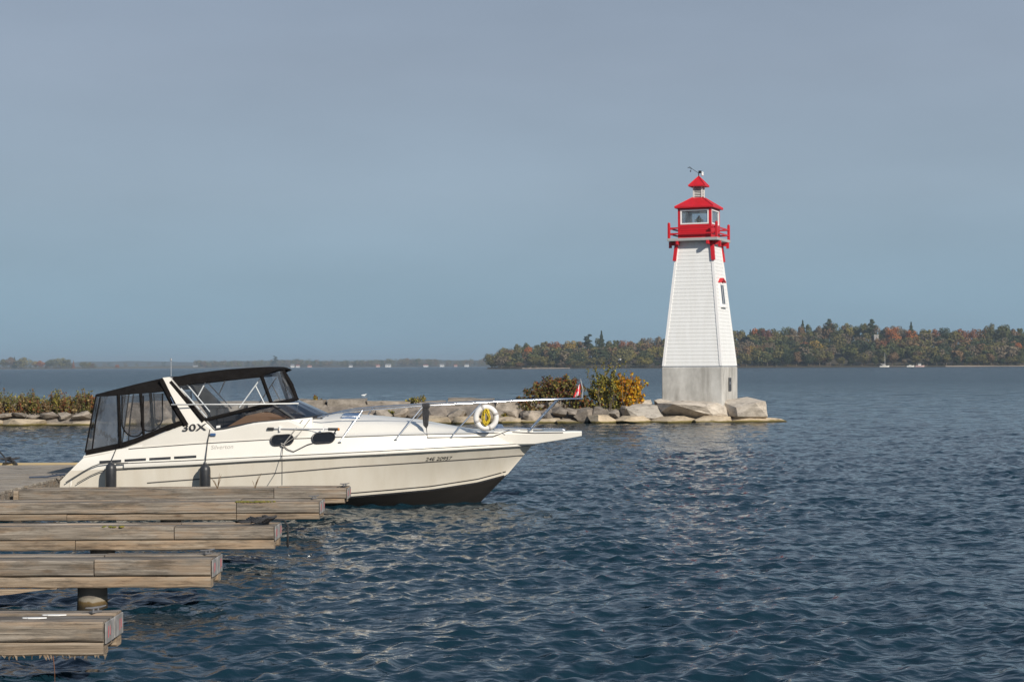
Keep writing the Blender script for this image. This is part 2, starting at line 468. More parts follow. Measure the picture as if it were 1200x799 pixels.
def leaf_mat(name, c, tr=0.38, lo=0.62, hi=1.4):
    m, N, L, b = nodes(name)
    oi = N.new('ShaderNodeObjectInfo')
    g = N.new('ShaderNodeNewGeometry')
    r = ramp_node(N, L, g.outputs['Random Per Island'], [(0, tuple(x * lo for x in c)), (0.5, c), (1, tuple(min(1, x * hi) for x in c))])
    L.new(r.outputs[0], b.inputs['Base Color'])
    b.inputs['Roughness'].default_value = 0.7; b.inputs['Specular IOR Level'].default_value = 0.2
    o = N['Material Output']
    t = N.new('ShaderNodeBsdfTranslucent'); L.new(r.outputs[0], t.inputs[0])
    x = N.new('ShaderNodeMixShader'); x.inputs[0].default_value = tr
    L.new(b.outputs[0], x.inputs[1]); L.new(t.outputs[0], x.inputs[2]); L.new(x.outputs[0], o.inputs['Surface'])
    return m
LEAF = {k: leaf_mat('leaf_' + k, c) for k, c in dict(
    dark_green=(0.048, 0.066, 0.030), green=(0.13, 0.15, 0.05), olive=(0.205, 0.185, 0.060), yellow_green=(0.32, 0.285, 0.065),
    yellow=(0.55, 0.36, 0.03), gold=(0.66, 0.32, 0.02), orange=(0.34, 0.10, 0.02), rust=(0.27, 0.110, 0.050), brown=(0.245, 0.165, 0.095),
    maroon=(0.13, 0.042, 0.036), grey_brown=(0.215, 0.175, 0.125), straw=(0.34, 0.25, 0.12)).items()}
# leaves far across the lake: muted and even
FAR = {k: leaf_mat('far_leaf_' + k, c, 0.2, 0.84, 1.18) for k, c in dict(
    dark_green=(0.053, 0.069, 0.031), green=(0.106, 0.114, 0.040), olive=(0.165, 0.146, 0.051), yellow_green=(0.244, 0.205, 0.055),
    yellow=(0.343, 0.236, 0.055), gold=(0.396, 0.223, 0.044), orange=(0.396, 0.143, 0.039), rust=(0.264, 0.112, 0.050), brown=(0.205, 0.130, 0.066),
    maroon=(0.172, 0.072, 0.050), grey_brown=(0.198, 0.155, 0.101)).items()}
M['bark'] = mat('bark', (0.09, 0.07, 0.055), 0.9, (0.16, 0.13, 0.10), 6, (3, 3, 0.6), bmp=0.4)
# ------------------------------------------------------------------ water: one sheet from the dock to the horizon
def make_water():
    rng = np.random.default_rng(5)
    near, far = 9.0, 900.0
    inv = np.linspace(1 / near, 1 / far, 1600)
    rad = np.concatenate([[0.5, 4.0, 7.0], 1 / inv, [1300, 2000, 3500, 6000, 12000, 30000]])
    core = np.linspace(R(-21), R(21), 1250)
    ang = np.concatenate([np.linspace(R(-180), R(-24), 40), core, np.linspace(R(24), R(180), 40)])
    A, Q = np.meshgrid(ang, rad)
    X, Y = Q * np.sin(A), Q * np.cos(A)
    Z = np.zeros_like(X); DX = np.zeros_like(X); DY = np.zeros_like(X)
    dr = np.gradient(rad)[:, None] * np.ones_like(A)           # radial spacing of the sheet
    n = 150
    lam = np.exp(rng.uniform(np.log(0.13), np.log(3.2), n))
    th = R(-90) + R(30) + rng.normal(0, R(52), n)              # towards the camera and a little to the right
    ph = rng.uniform(0, 2 * np.pi, n)
    k = 2 * np.pi / lam
    slope = (0.011 + 0.038 * np.exp(-(np.log(lam / 0.32) / 0.66) ** 2)) * rng.uniform(0.6, 1.4, n)
    amp = slope / k
    patch = 0.86 + 0.22 * np.sin(X * 0.21 + 1.3 * np.sin(Y * 0.13)) * np.sin(Y * 0.17 + np.sin(X * 0.11)) + 0.22 * np.sin(X * 0.55 - Y * 0.31 + 2 * np.sin(Y * 0.23)) * np.sin(Y * 0.47 + X * 0.13)
    lee = np.clip((Y - 4) / 10, 0, 1)
    for i in range(n):
        dxr, dyr = math.cos(th[i]), math.sin(th[i])
        fade = np.clip(lam[i] / (1.5 * dr) - 0.3, 0, 1)
        p = k[i] * (X * dxr + Y * dyr) + ph[i]
        a = amp[i] * fade * (patch if lam[i] < 1.2 else 1.0)
        Z += a * np.cos(p)
        s = a * np.sin(p) * 0.45
        DX -= s * dxr; DY -= s * dyr
    V = np.stack([X + DX, Y + DY, Z], -1).reshape(-1, 3)
    nr, nc = X.shape
    idx = np.arange(nr * nc).reshape(nr, nc)
    F = np.stack([idx[:-1, :-1], idx[:-1, 1:], idx[1:, 1:], idx[1:, :-1]], -1).reshape(-1, 4)
    me = bpy.data.meshes.new('water')
    me.vertices.add(len(V)); me.vertices.foreach_set('co', V.ravel())
    me.loops.add(F.size); me.loops.foreach_set('vertex_index', F.ravel())
    me.polygons.add(len(F)); me.polygons.foreach_set('loop_start', np.arange(0, F.size, 4)); me.polygons.foreach_set('loop_total', np.full(len(F), 4))
    me.polygons.foreach_set('use_smooth', np.ones(len(F), bool))
    me.update(calc_edges=True)
    if me.polygons[len(F) // 2].normal.z < 0: me.flip_normals()
    m, N, L, b = nodes('lake_water')
    b.inputs['Base Color'].default_value = (0.0055, 0.0225, 0.035, 1)
    b.inputs['Roughness'].default_value = 0.06
    b.inputs['IOR'].default_value = 1.333
    t = N.new('ShaderNodeTexCoord')
    def nz(scale, st, det):
        mpn = N.new('ShaderNodeMapping'); mpn.inputs['Scale'].default_value = st; L.new(t.outputs['Object'], mpn.inputs[0])
        q = N.new('ShaderNodeTexNoise'); q.inputs['Scale'].default_value = scale; q.inputs['Detail'].default_value = det
        q.inputs['Roughness'].default_value = 0.55; L.new(mpn.outputs[0], q.inputs['Vector']); return q
    fine = nz(8.0, (1, 1.1, 1), 3)
    wide = nz(1.7, (0.9, 1.1, 1), 3)
    b1 = N.new('ShaderNodeBump'); b1.inputs['Strength'].default_value = 0.28; b1.inputs['Distance'].default_value = 0.05
    L.new(fine.outputs['Fac'], b1.inputs['Height'])
    b2 = N.new('ShaderNodeBump'); b2.inputs['Strength'].default_value = 1.0; b2.inputs['Distance'].default_value = 0.14
    L.new(wide.outputs['Fac'], b2.inputs['Height']); L.new(b1.outputs[0], b2.inputs['Normal'])
    # the open lake beyond the breakwater is rougher than the water in its lee
    ln = N.new('ShaderNodeVectorMath'); ln.operation = 'LENGTH'; L.new(t.outputs['Object'], ln.inputs[0])
    mr = N.new('ShaderNodeMapRange'); mr.inputs['From Min'].default_value = 50; mr.inputs['From Max'].default_value = 220
    L.new(ln.outputs['Value'], mr.inputs['Value'])
    rr = N.new('ShaderNodeMapRange'); rr.inputs['From Min'].default_value = 40; rr.inputs['From Max'].default_value = 260
    rr.inputs['To Min'].default_value = 0.06; rr.inputs['To Max'].default_value = 0.22
    L.new(ln.outputs['Value'], rr.inputs['Value']); L.new(rr.outputs[0], b.inputs['Roughness'])
    open_ = nz(0.38, (0.7, 1.0, 1), 4)
    b3 = N.new('ShaderNodeBump'); b3.inputs['Distance'].default_value = 2.6
    L.new(mr.outputs[0], b3.inputs['Strength']); L.new(open_.outputs['Fac'], b3.inputs['Height']); L.new(b2.outputs[0], b3.inputs['Normal'])
    L.new(b3.outputs[0], b.inputs['Normal'])
    me.materials.append(m)
    o = bpy.data.objects.new('water', me); link(o); tag(o, kind='structure')
    return o
make_water()

# lake bed, so that the water sheet lies on ground reaching the horizon
mb = MB(); mb.add([(-30000, -30000, -3), (30000, -30000, -3), (30000, 30000, -3), (-30000, 30000, -3)], [(0, 1, 2, 3)])
tag(mb.build('lake_bed', mat('lake_bed', (0.08, 0.07, 0.05), 0.9, (0.11, 0.1, 0.07), 0.5)), kind='structure')

# ------------------------------------------------------------------ leaf clouds
def cards(P, Nrm, S, rng, aspect=1.0):
    """leaf-shaped quads at points P facing roughly Nrm"""
    n = len(P)
    Nrm = Nrm / (np.linalg.norm(Nrm, axis=1, keepdims=True) + 1e-9)
    u = np.cross(Nrm, rng.normal(size=(n, 3))); u /= np.linalg.norm(u, axis=1, keepdims=True) + 1e-9
    w = np.cross(Nrm, u)
    s = S[:, None] * 0.5
    bend = Nrm * s * 0.35
    v = np.stack([P - u * s - bend, P - w * s * aspect * 0.7, P + u * s - bend, P + w * s * aspect * 0.7], 1).reshape(-1, 3)
    f = np.arange(4 * n).reshape(n, 4)
    return v, f

def blob_points(blobs, n, rng, shell=0.55):
    """points through the outer volume of ellipsoid blobs (cx, cy, cz, rx, ry, rz)"""
    B = np.array(blobs, float)
    vol = (B[:, 3] * B[:, 4] * B[:, 5]) ** (2 / 3)
    pick = rng.choice(len(B), n, p=vol / vol.sum())
    d = rng.normal(size=(n, 3)); d /= np.linalg.norm(d, axis=1, keepdims=True)
    r = shell + (1.05 - shell) * rng.random(n) ** 0.6
    return B[pick, :3] + d * r[:, None] * B[pick, 3:6], d

def make_crown(kind, seed, n=1100):
    """a crown of unit-ish size: height 1 above its base, returned as (verts, faces)"""
    rng = np.random.default_rng(seed)
    if kind == 'conifer':
        h = rng.random(n) ** 1.25
        a = rng.uniform(0, 2 * np.pi, n)
        tier = 0.75 + 0.25 * np.cos(h * 40)
        r = (1 - h) * 0.21 * tier * (0.35 + 0.65 * rng.random(n) ** 0.5) + 0.008
        P = np.stack([r * np.cos(a), r * np.sin(a), 0.1 + 0.9 * h], 1)
        D = np.stack([np.cos(a), np.sin(a), 0.5 + 0 * a], 1)
        S = 0.03 + 0.045 * (1 - h)
    elif kind == 'pine':
        bl = []
        for i in range(9):
            z = 0.35 + 0.62 * i / 8
            rr = 0.17 * (1.2 - 0.8 * i / 8)
            a = rng.uniform(0, 6.28)
            bl.append((rr * 0.7 * math.cos(a), rr * 0.7 * math.sin(a), z, rr, rr, 0.055))
        P, D = blob_points(bl, n, rng, 0.3); S = rng.uniform(0.035, 0.075, n)
    else:
        wd = dict(round=0.40, oval=0.28, wide=0.50)[kind]
        bl = [(0, 0, 0.55, wd * 0.75, wd * 0.75, 0.33)]
        for i in range(8):
            a = rng.uniform(0, 6.28); z = rng.uniform(0.28, 0.86)
            q = wd * 0.62 * math.sqrt(max(0.05, 1 - ((z - 0.5) / 0.5) ** 2))
            s = rng.uniform(0.28, 0.5) * wd
            bl.append((q * math.cos(a), q * math.sin(a), z, s, s, s * 0.85))
        P, D = blob_points(bl, n, rng, 0.6); S = rng.uniform(0.045, 0.095, n) * (1.0 if n > 500 else 1.35)
    D = D + rng.normal(0, 0.30, D.shape)
    return cards(P, D, S, rng)

def mesh_arr(name, V, F, mats, mi=None):
    me = bpy.data.meshes.new(name)
    me.vertices.add(len(V)); me.vertices.foreach_set('co', np.asarray(V, float).ravel())
    me.loops.add(F.size); me.loops.foreach_set('vertex_index', F.ravel())
    k = F.shape[1]
    me.polygons.add(len(F)); me.polygons.foreach_set('loop_start', np.arange(0, F.size, k)); me.polygons.foreach_set('loop_total', np.full(len(F), k))
    for m in mats: me.materials.append(m)
    if mi is not None: me.polygons.foreach_set('material_index', np.asarray(mi, np.int32))
    me.update(calc_edges=True)
    return me

trunk_mb = MB(); trunk_mb.tube([(0, 0, -0.05), (0.005, 0, 0.3), (-0.01, 0.005, 0.6), (0, 0, 0.85)], [0.026, 0.020, 0.013, 0.004], 6)
_t = trunk_mb.build('trunk', M['bark'], None); TRUNK = _t.data; bpy.data.objects.remove(_t)
CROWN = {}
for kind in ('round', 'oval', 'wide', 'conifer', 'pine'):
    for s in range(3):
        V, F = make_crown(kind, 100 + s * 7 + len(kind))
        CROWN[(kind, s)] = mesh_arr(kind + '_crown', V, F, [LEAF['green']])

ORD = ['first', 'second', 'third', 'fourth', 'fifth', 'sixth', 'seventh', 'eighth', 'ninth', 'tenth', 'eleventh', 'twelfth', 'thirteenth', 'fourteenth']
KIND_WORD = dict(round='round', oval='oval', wide='broad', conifer='pointed', pine='tall')
def far_tree(kind, s, colour, loc, h, wfac, rz, group):
    """a far tree: Empty at its foot, trunk and crown as parts; the crown takes its own leaf colour"""
    t = bpy.data.objects.new('pine_tree' if kind in ('conifer', 'pine') else 'tree', None)
    t.location = loc; t.rotation_euler = (0, 0, rz); t.scale = (h * wfac, h * wfac, h)
    link(t); t['category'] = 'tree'; t['group'] = group
    for nm, me in (('trunk', TRUNK), ('crown', CROWN[(kind, s)])):
        c = bpy.data.objects.new(nm, me); link(c, t)
        if nm == 'crown':
            c.material_slots[0].link = 'OBJECT'; c.material_slots[0].material = FAR[colour]
    return t

# ------------------------------------------------------------------ wooded shore behind the lighthouse
SKYL = np.array([(566, 420), (575, 412), (588, 405), (604, 403), (619, 400.5), (648, 398.5), (670, 399), (688, 397), (705, 395), (720, 396), (743, 396.5),
                 (765, 394.5), (790, 392), (830, 388), (864, 385), (884, 383), (903, 384), (920, 382), (941, 379), (971, 377), (995, 378.5), (1022, 378), (1042, 382),
                 (1068, 381), (1095, 384), (1122, 383), (1144, 384.5), (1161, 381), (1176, 380), (1200, 382.5), (1260, 382)], float)
def skyl(px): return float(np.interp(px, SKYL[:, 0], SKYL[:, 1]))
D_SH, D_TOP = 1290.0, 1430.0
def shore_d(px): return D_SH + 50 * max(0, (640 - px) / 70.0) ** 1.5 * 0.5 + 12 * math.sin(px * 0.021)
def ground(px, t):
    """foot of the slope at t=0, the crest at t=1"""
    d = shore_d(px) + t * 140
    crest = W(px, skyl(px), d).z - 16.5
    z = 0.4 + max(0.6, crest) * (t ** 0.9)
    p = W(px, 428, d); p.z = z
    return p
rings = []
for px in np.linspace(571, 1290, 60):
    rings.append([W(px, 430, shore_d(px) - 6) * 1.0] + [ground(px, t) for t in (0.0, 0.2, 0.5, 0.8, 1.0)])
for r_ in rings: r_[0].z = -0.4
far = []
mb = MB()
for r_ in rings:
    e = r_[-1].copy(); e.y += 200; e.z = r_[-1].z - 2; r_.append(e)
mb.loft(rings, closed=False, cap=False)
tag(mb.build('terrain', mat('forest_floor', (0.05, 0.04, 0.025), 0.95, (0.08, 0.065, 0.04), 0.2)), kind='structure')
mb = MB()
for (a, b_) in ((612, 668), (1108, 1215)):
    rg = []
    for px in np.linspace(a, b_, 14):
        p, q = W(px, 430, shore_d(px) - 8), W(px, 430, shore_d(px) - 1.0)
        p.z, q.z = -0.2, 0.7 + 0.25 * math.sin(px * 0.7)
        rg.append([p, q])
    mb.loft(rg, closed=False, cap=False)
tag(mb.build('beach', mat('pale_sand', (0.30, 0.235, 0.18), 0.95, (0.38, 0.31, 0.24), 0.6)), kind='structure')

rnd = random.Random(11)
trees = []     # (px, row, kind, colour, tree)
LM = lambda px: ('left of the lighthouse' if px < 776 else 'between lighthouse and pale tower' if px < 1020 else 'right of the pale tower')
PAL_SHORE = ['olive', 'olive', 'yellow_green', 'green', 'dark_green', 'grey_brown', 'olive', 'brown', 'dark_green', 'green']
PAL_MID = ['olive', 'green', 'yellow_green', 'brown', 'grey_brown', 'dark_green', 'olive', 'yellow', 'rust', 'green']
PAL_SKY = ['green', 'olive', 'dark_green', 'brown', 'olive', 'olive', 'brown', 'yellow_green', 'grey_brown', 'green', 'green', 'grey_brown', 'dark_green', 'rust']
def add_tree(px, row, kind, colour, top_y, foot_t, h=None, wfac=None):
    g = ground(px, foot_t)
    top = W(px, top_y, g.y).z
    h = max(5.0, top - g.z) if h is None else h
    wfac = wfac or (rnd.uniform(1.05, 1.4) * (min(1.5, 12.0 / h) if kind in ('round', 'wide', 'oval') else 1.0))
    t = far_tree(kind, rnd.randrange(3), colour, g, h * 1.02, wfac, rnd.uniform(0, 6.28), 'trees of the wooded far shore')
    trees.append((px, row, kind, colour, t))
px = 577.0
while px < 1204:                                         # skyline trees
    if not (780 < px < 862 and rnd.random() < 0.55):
        cl = rnd.choice(PAL_SKY)
        kd = rnd.choice(['round', 'round', 'oval', 'wide']) if cl != 'dark_green' else rnd.choice(['conifer', 'round', 'round', 'wide', 'oval', 'wide'])
        if px < 640: cl = rnd.choice(['olive', 'grey_brown', 'brown', 'olive', 'green'])
        add_tree(px, 'crest', kd, cl, skyl(px) + rnd.uniform(-1.0, 3.5), 0.9)
    px += rnd.uniform(7.5, 12)
px = 580.0
while px < 1204:                                         # mid-slope trees
    if not (786 < px < 856):
        cl = rnd.choice(PAL_MID if px > 780 else PAL_MID[:6] + ['green', 'olive'])
        add_tree(px, 'mid', rnd.choice(['round', 'oval', 'wide', 'round']), cl, skyl(px) * 0.55 + 427 * 0.45 + rnd.uniform(-5, 4), 0.4)
    px += rnd.uniform(10, 15)
px = 576.0
while px < 1204:                                         # trees along the water
    if not (784 < px < 858):
        cl = rnd.choice(PAL_SHORE)
        add_tree(px, 'shore', rnd.choice(['round', 'oval', 'wide', 'oval']), cl, skyl(px) * 0.25 + 427 * 0.75 + rnd.uniform(-5, 5), 0.03)
    px += rnd.uniform(10, 15)
for (px, kd, cl, ty, t_) in ((690, 'pine', 'dark_green', 392.5, .8), (705, 'conifer', 'dark_green', 388, .8), (648, 'wide', 'rust', 397.5, .85), (668, 'wide', 'yellow', 398.5, .8),
                             (619, 'oval', 'orange', 403, .5), (1046, 'wide', 'orange', 382.5, .72), (1068, 'conifer', 'dark_green', 377.5, .9), 
                             (1069, 'wide', 'orange', 386, .85), (1021, 'pine', 'dark_green', 375, .8), (941, 'conifer', 'dark_green', 375.5, .95), 
                             (971, 'pine', 'dark_green', 374.5, .9), (887, 'round', 'orange', 384, .9), (866, 'round', 'brown', 387, .9),
                             (967, 'wide', 'rust', 413, .08), (1176, 'wide', 'green', 377, .85), (1160, 'round', 'olive', 378.5, .9), (898, 'maroon' and 'wide', 'maroon', 384.5, .8),
                             (958, 'wide', 'yellow', 398, .35), (1192, 'round', 'orange', 401, .4)):
    add_tree(px, 'crest' if t_ > .6 else 'mid' if t_ > .2 else 'shore', kd, cl, ty, t_)
def label_trees(lst, where, tail):
    cls = {}
    for it in sorted(lst, key=lambda q: q[0]):
        cls.setdefault((it[1], KIND_WORD[it[2]], it[3], LM(it[0]) if tail is None else tail), []).append(it[4])
    for (row, kw, cl, seg), ts in cls.items():
        for i, t in enumerate(ts):
            o_ = (ORD[i] + ' ' if i < len(ORD) else str(i + 1) + 'th ') if len(ts) > 1 else 'the only '
            t['label'] = f"{o_}{kw} {cl.replace('_', ' ')} tree {where[row]}, {seg}"
label_trees(trees, dict(crest='on the wooded skyline', mid='halfway up the wood', shore="at the wood's waterline"), None)

# the wood between those trees, one mass
def wood_mass(name, n, place, pal, label_seed, cards_n=360, hrange=(7, 12)):
    rng = np.random.default_rng(label_seed)
    Vs, Fs, Ms, o = [], [], [], 0
    pr = [make_crown(k, 300 + i, cards_n) for i, k in enumerate(['round', 'wide', 'oval', 'round', 'oval'])]
    for i in range(n):
        p, h = place(rng)
        V, F = pr[rng.integers(len(pr))]
        a = rng.uniform(0, 6.28); c, s = math.cos(a), math.sin(a)
        wf = rng.uniform(0.9, 1.25)
        V2 = np.stack([(V[:, 0] * c - V[:, 1] * s) * h * wf + p[0], (V[:, 0] * s + V[:, 1] * c) * h * wf + p[1], V[:, 2] * h + p[2] - 0.12 * h], 1)
        Vs.append(V2); Fs.append(F + o); o += len(V2)
        Ms.append(np.full(len(F), rng.integers(len(pal))))
    me = mesh_arr(name, np.concatenate(Vs), np.concatenate(Fs), [FAR[c] for c in pal], np.concatenate(Ms))
    ob = bpy.data.objects.new(name, me); link(ob); tag(ob, kind='stuff'); return ob
def place_r(rng):
    px = rng.uniform(577, 1285); t = rng.uniform(0.03, 1.0)
    g = ground(px, t)
    room = W(px, skyl(px) + 3.0, g.y).z - g.z
    return g, min(rng.uniform(11, 18), max(4.0, room))
wood_mass('forest', 480, place_r, ['dark_green', 'green', 'olive', 'brown', 'grey_brown', 'olive', 'dark_green'], 4)
def place_u(rng):
    px = rng.uniform(574, 1285); return ground(px, 0.0) - Vector((0, 2, 0)), rng.uniform(1.8, 3.6)
wood_mass('undergrowth', 260, place_u, ['dark_green', 'dark_green', 'olive', 'brown'], 9, 40)

# ------------------------------------------------------------------ far left shore and hills
D_L, D_F, D_H = 3400.0, 4300.0, 6200.0
def strip(name, pts, d, depth, m):
    """low land: its front at the water, rising to the given photograph heights"""
    mb = MB(); rg = []
    for px, py in pts:
        a = W(px, 431, d - 15); a.z = -0.5
        b_ = W(px, 431, d); b_.z = 0.8
        c = W(px, py, d + depth * 0.6)
        c.z = max(c.z, 1.0)
        e = c.copy(); e.y += depth; e.z -= 1
        rg.append([a, b_, c, e])
    mb.loft(rg, closed=False, cap=False)
    return tag(mb.build(name, m, smooth=True), kind='structure')
land = mat('distant_land', (0.07, 0.065, 0.045), 0.95, (0.10, 0.085, 0.06), 0.05)
hill_m = mat('wooded_hills', (0.035, 0.045, 0.035), 0.95, (0.07, 0.07, 0.05), 0.02)
strip('shore', [(x, 429.5) for x in range(-60, 250, 15)], D_L, 150, mat('pale_shore', (0.08, 0.075, 0.05), 0.95, (0.14, 0.12, 0.08), 0.05))
strip('land', [(x, 428.0) for x in range(180, 600, 15)], D_F, 200, land)
hp = [(x, 424.8 - 1.6 * (x / 600) * 2 + 0.9 * math.sin(x * 0.035) + 0.4 * math.sin(x * 0.11)) for x in range(-80, 660, 10)]
strip('hills', hp, D_H, 700, hill_m)

left = []
for (px, ty, kd, cl) in ((-4, 421, 'oval', 'brown'), (5, 420, 'round', 'olive'), (12, 417.5, 'round', 'brown'), (17, 418, 'conifer', 'dark_green'), (23, 420, 'round', 'olive'), (31, 418, 'wide', 'yellow_green'), (41, 421.5, 'oval', 'yellow'),
                         (48, 422, 'round', 'orange'), (57, 420.5, 'round', 'green'), (63, 419.5, 'wide', 'olive'), (71, 418.5, 'wide', 'yellow_green'), (78, 420, 'round', 'olive'),
                         (86, 422, 'conifer', 'rust'), (97, 423.5, 'wide', 'olive'), (104, 424, 'round', 'yellow_green'), (108, 425, 'round', 'brown'), (137, 427, 'wide', 'orange')):
    d = D_L + 10
    g = W(px, 431, d); g.z = 0.6
    h = W(px, ty, d).z - g.z
    t = far_tree(kd, rnd.randrange(3), cl, g, h, rnd.uniform(1.15, 1.5) if kd != 'conifer' else 1.3, rnd.uniform(0, 6), 'trees on the hazy far left shore')
    left.append((px, 'shore', kd, cl, t))
for (px, ty, kd, cl) in ((322, 416.8, 'pine', 'dark_green'), (232, 422, 'round', 'olive'), (238, 422.5, 'wide', 'brown')):
    d = D_F + 10
    g = W(px, 431, d); g.z = 0.6
    left.append((px, 'shore', kd, cl, far_tree(kd, 1, cl, g, W(px, ty, d).z - g.z, 1.5 if kd == 'pine' else 1.1, 1.0, 'trees on the hazy far left shore')))
label_trees(left, dict(shore='on the hazy far shore'), 'left of the wooded point')
def place_l(rng):
    px = rng.uniform(-20, 112); g = W(px, 431, D_L + rng.uniform(5, 60)); g.z = 0.5
    return g, rng.uniform(4, 11)
def place_f(rng):
    px = rng.uniform(228, 590) if rng.random() < 0.97 else rng.uniform(112, 200)
    g = W(px, 431, D_F + rng.uniform(5, 130)); g.z = 0.8
    top = 419.5 + 1.0 * math.sin(px * 0.05) - max(0, (px - 380) / 200) + 1.2 * max(0, (300 - px) / 60)
    return g, max(6, (W(px, top, g.y).z - g.z) * rng.uniform(0.75, 1.15))
wood_mass('forest', 60, place_l, ['olive', 'brown', 'green', 'olive'], 21, 90)
wood_mass('forest', 420, place_f, ['brown', 'olive', 'grey_brown', 'olive', 'green', 'grey_brown', 'dark_green'], 22, 80)

# far houses
def far_house(px, d, wd, hh, roofm, wallm, label):
    g = W(px, 431, d); g.z = 0.5
    t = thing('house', g, label, 'house', 'white houses on the far shore')
    mb = MB(); mb.box((g.x - wd / 2, g.y - 4, -0.4), (g.x + wd / 2, g.y + 4, g.z + hh)); mb.build('wall', wallm, t)
    mb = MB(); y0, y1, z0 = g.y - 4.6, g.y + 4.6, g.z + hh
    mb.add([(g.x - wd * .56, y0, z0), (g.x + wd * .56, y0, z0), (g.x + wd * .56, y1, z0), (g.x - wd * .56, y1, z0), (g.x - wd * .5, g.y, z0 + hh * .6), (g.x + wd * .5, g.y, z0 + hh * .6)],
           [(0, 1, 5, 4), (2, 3, 4, 5), (1, 2, 5), (3, 0, 4), (3, 2, 1, 0)]); mb.build('roof', roofm, t)
    for k in (-0.28, 0.05, 0.3):
        mb = MB(); mb.box((g.x + wd * k - .6, g.y - 4.06, g.z + hh * .35), (g.x + wd * k + .6, g.y - 4.003, g.z + hh * .75)); mb.build('window', M['dark_pane'], t)
hw = mat('house_white', (0.75, 0.74, 0.72), 0.7, (0.7, 0.69, 0.67), 0.5)
hr = mat('house_roof', (0.30, 0.10, 0.07), 0.8, (0.24, 0.09, 0.07), 0.5)
hg = mat('house_roof_grey', (0.16, 0.16, 0.17), 0.8, (0.22, 0.22, 0.22), 0.5)
hp_ = mat('house_pink', (0.6, 0.42, 0.36), 0.7, (0.55, 0.38, 0.33), 0.5)
for (px, wd, hh, rf, wl_, lb) in ((229, 12, 4.5, hg, hw, 'white house with grey roof on far shore, under trees left of the black canopy'),
                                (343, 9, 5, hg, hw, 'taller white house on the far shore just right of the boat canopy'),
                                (349, 9, 4, hr, hw, 'low white house with red roof beside the taller white one'),
                                (363, 10, 3.5, hr, hp_, 'pinkish house on the far shore, first right of the white pair'),
                                (411, 9, 3.6, hg, hw, 'small grey-roofed white house at the far waterline, left of the red-roofed one'),
                                (443, 10, 4, hr, hp_, 'pink red-roofed house on the far shore beside a wide white house'),
                                (455, 14, 5, hg, hw, 'wide white house with grey roof on the middle far shore'),
                                (499, 12, 3.6, hr, hw, 'white house with red roof, alone on the far shore'),
                                (518, 11, 4.5, hg, hw, 'white house with grey roof right of the lone red-roofed one'),
                                (534, 8, 3.6, hr, hp_, 'little pink house between white grey-roofed houses on the far shore'),
                                (547, 11, 4, hg, hw, 'white house on the far shore nearest the wooded point')):
    far_house(px, D_F - 8, wd, hh, rf, wl_, lb)

# pale tower in the wood
g = ground(1024.3, 0.62); tz = W(1024.3, 393.2, g.y).z
t = thing('stone_tower', g, 'pale square stone tower rising out of the wood on far shore', 'tower')
mb = MB(); mb.box((g.x - 1.75, g.y - 9.8, g.z - 1), (g.x + 1.75, g.y - 6.3, tz)); mb.build('wall', mat('tower_stone', (0.36, 0.335, 0.315), 0.9, (0.28, 0.26, 0.245), 0.6), t)
mb = MB()
for sx in (-1.6, -0.55, 0.55, 1.6):
    mb.box((g.x + sx - .3, g.y - 9.95, tz + .003), (g.x + sx + .3, g.y - 9.3, tz + .7))
mb.build('parapet', mat('tower_parapet', (0.45, 0.42, 0.40), 0.9, (0.5, 0.46, 0.44), 1), t)
mb = MB(); mb.box((g.x - .25, g.y - 9.87, tz - 2.4), (g.x + .25, g.y - 9.79, tz - 1.4)); mb.build('window', M['dark_pane'], t)

# boats moored on the far shore
def far_boat(px, name, label, length, hullm, mast=0.0, cabin=1.2):
    d = shore_d(px) - 22
    c = W(px, 430, d); c.z = 0
    t = thing(name, c, label, 'boat')
    mb = MB(); rg = []
    for u, wv, z in ((-.5, .75, 1.0), (-.2, 1.0, .95), (.2, .9, 1.05), (.42, .4, 1.2), (.5, .03, 1.3)):
        x = c.x + u * length
        rg.append([Vector((x, c.y - wv * length * .16, z)), Vector((x, c.y + wv * length * .16, z)), Vector((x - .1, c.y + wv * length * .1, -.3)), Vector((x - .1, c.y - wv * length * .1, -.3))])
    mb.loft(rg); mb.build('hull', hullm, t)
    if cabin:
        mb = MB(); mb.box((c.x - .22 * length, c.y - .1 * length, 1.0), (c.x + .12 * length, c.y + .1 * length, 1.0 + cabin), bev=.15); mb.build('cabin', M['deck_white'], t)
        mb = MB(); mb.box((c.x - .2 * length, c.y - .1 * length - .02, 1.0 + cabin * .45), (c.x + .1 * length, c.y - .1 * length - .004, 1.0 + cabin * .8)); mb.build('window', M['dark_pane'], t)
    if mast:
        mb = MB(); mb.tube([(c.x + .05 * length, c.y, 1.0), (c.x + .05 * length, c.y, mast)], [.12, .07], 6); mb.tube([(c.x + .05 * length, c.y, 2.3), (c.x - .4 * length, c.y, 2.2)], .1, 6); mb.build('mast', M['white_tube'], t)
far_boat(1036.5, 'sailboat', 'white sailboat with bare mast moored off the far wooded shore', 7.2, M['deck_white'], 10.5, 0.7)
far_boat(1067, 'motorboat', 'low white motorboat at the far jetty, between sailboat and pinkish cruiser', 5.6, M['deck_white'], 0, 0.6)
far_boat(1078, 'motorboat', 'pinkish cabin cruiser moored at the right end of the far jetty', 6.6, mat('faded_red_hull', (0.55, 0.36, 0.34), 0.5, (0.6, 0.45, 0.42), 0.8), 0, 1.5)
jt = thing('jetty', W(1062, 430, shore_d(1062) - 12) * 1.0, 'low brown jetty along the far shore behind the moored boats', 'jetty')
p = ORG[jt]; p.z = 0; jt.location.z = 0; mb = MB(); mb.box((p.x - 16, p.y - 2, .55), (p.x + 15, p.y + 2, .9)); mb.build('deck', M['wood'], jt)
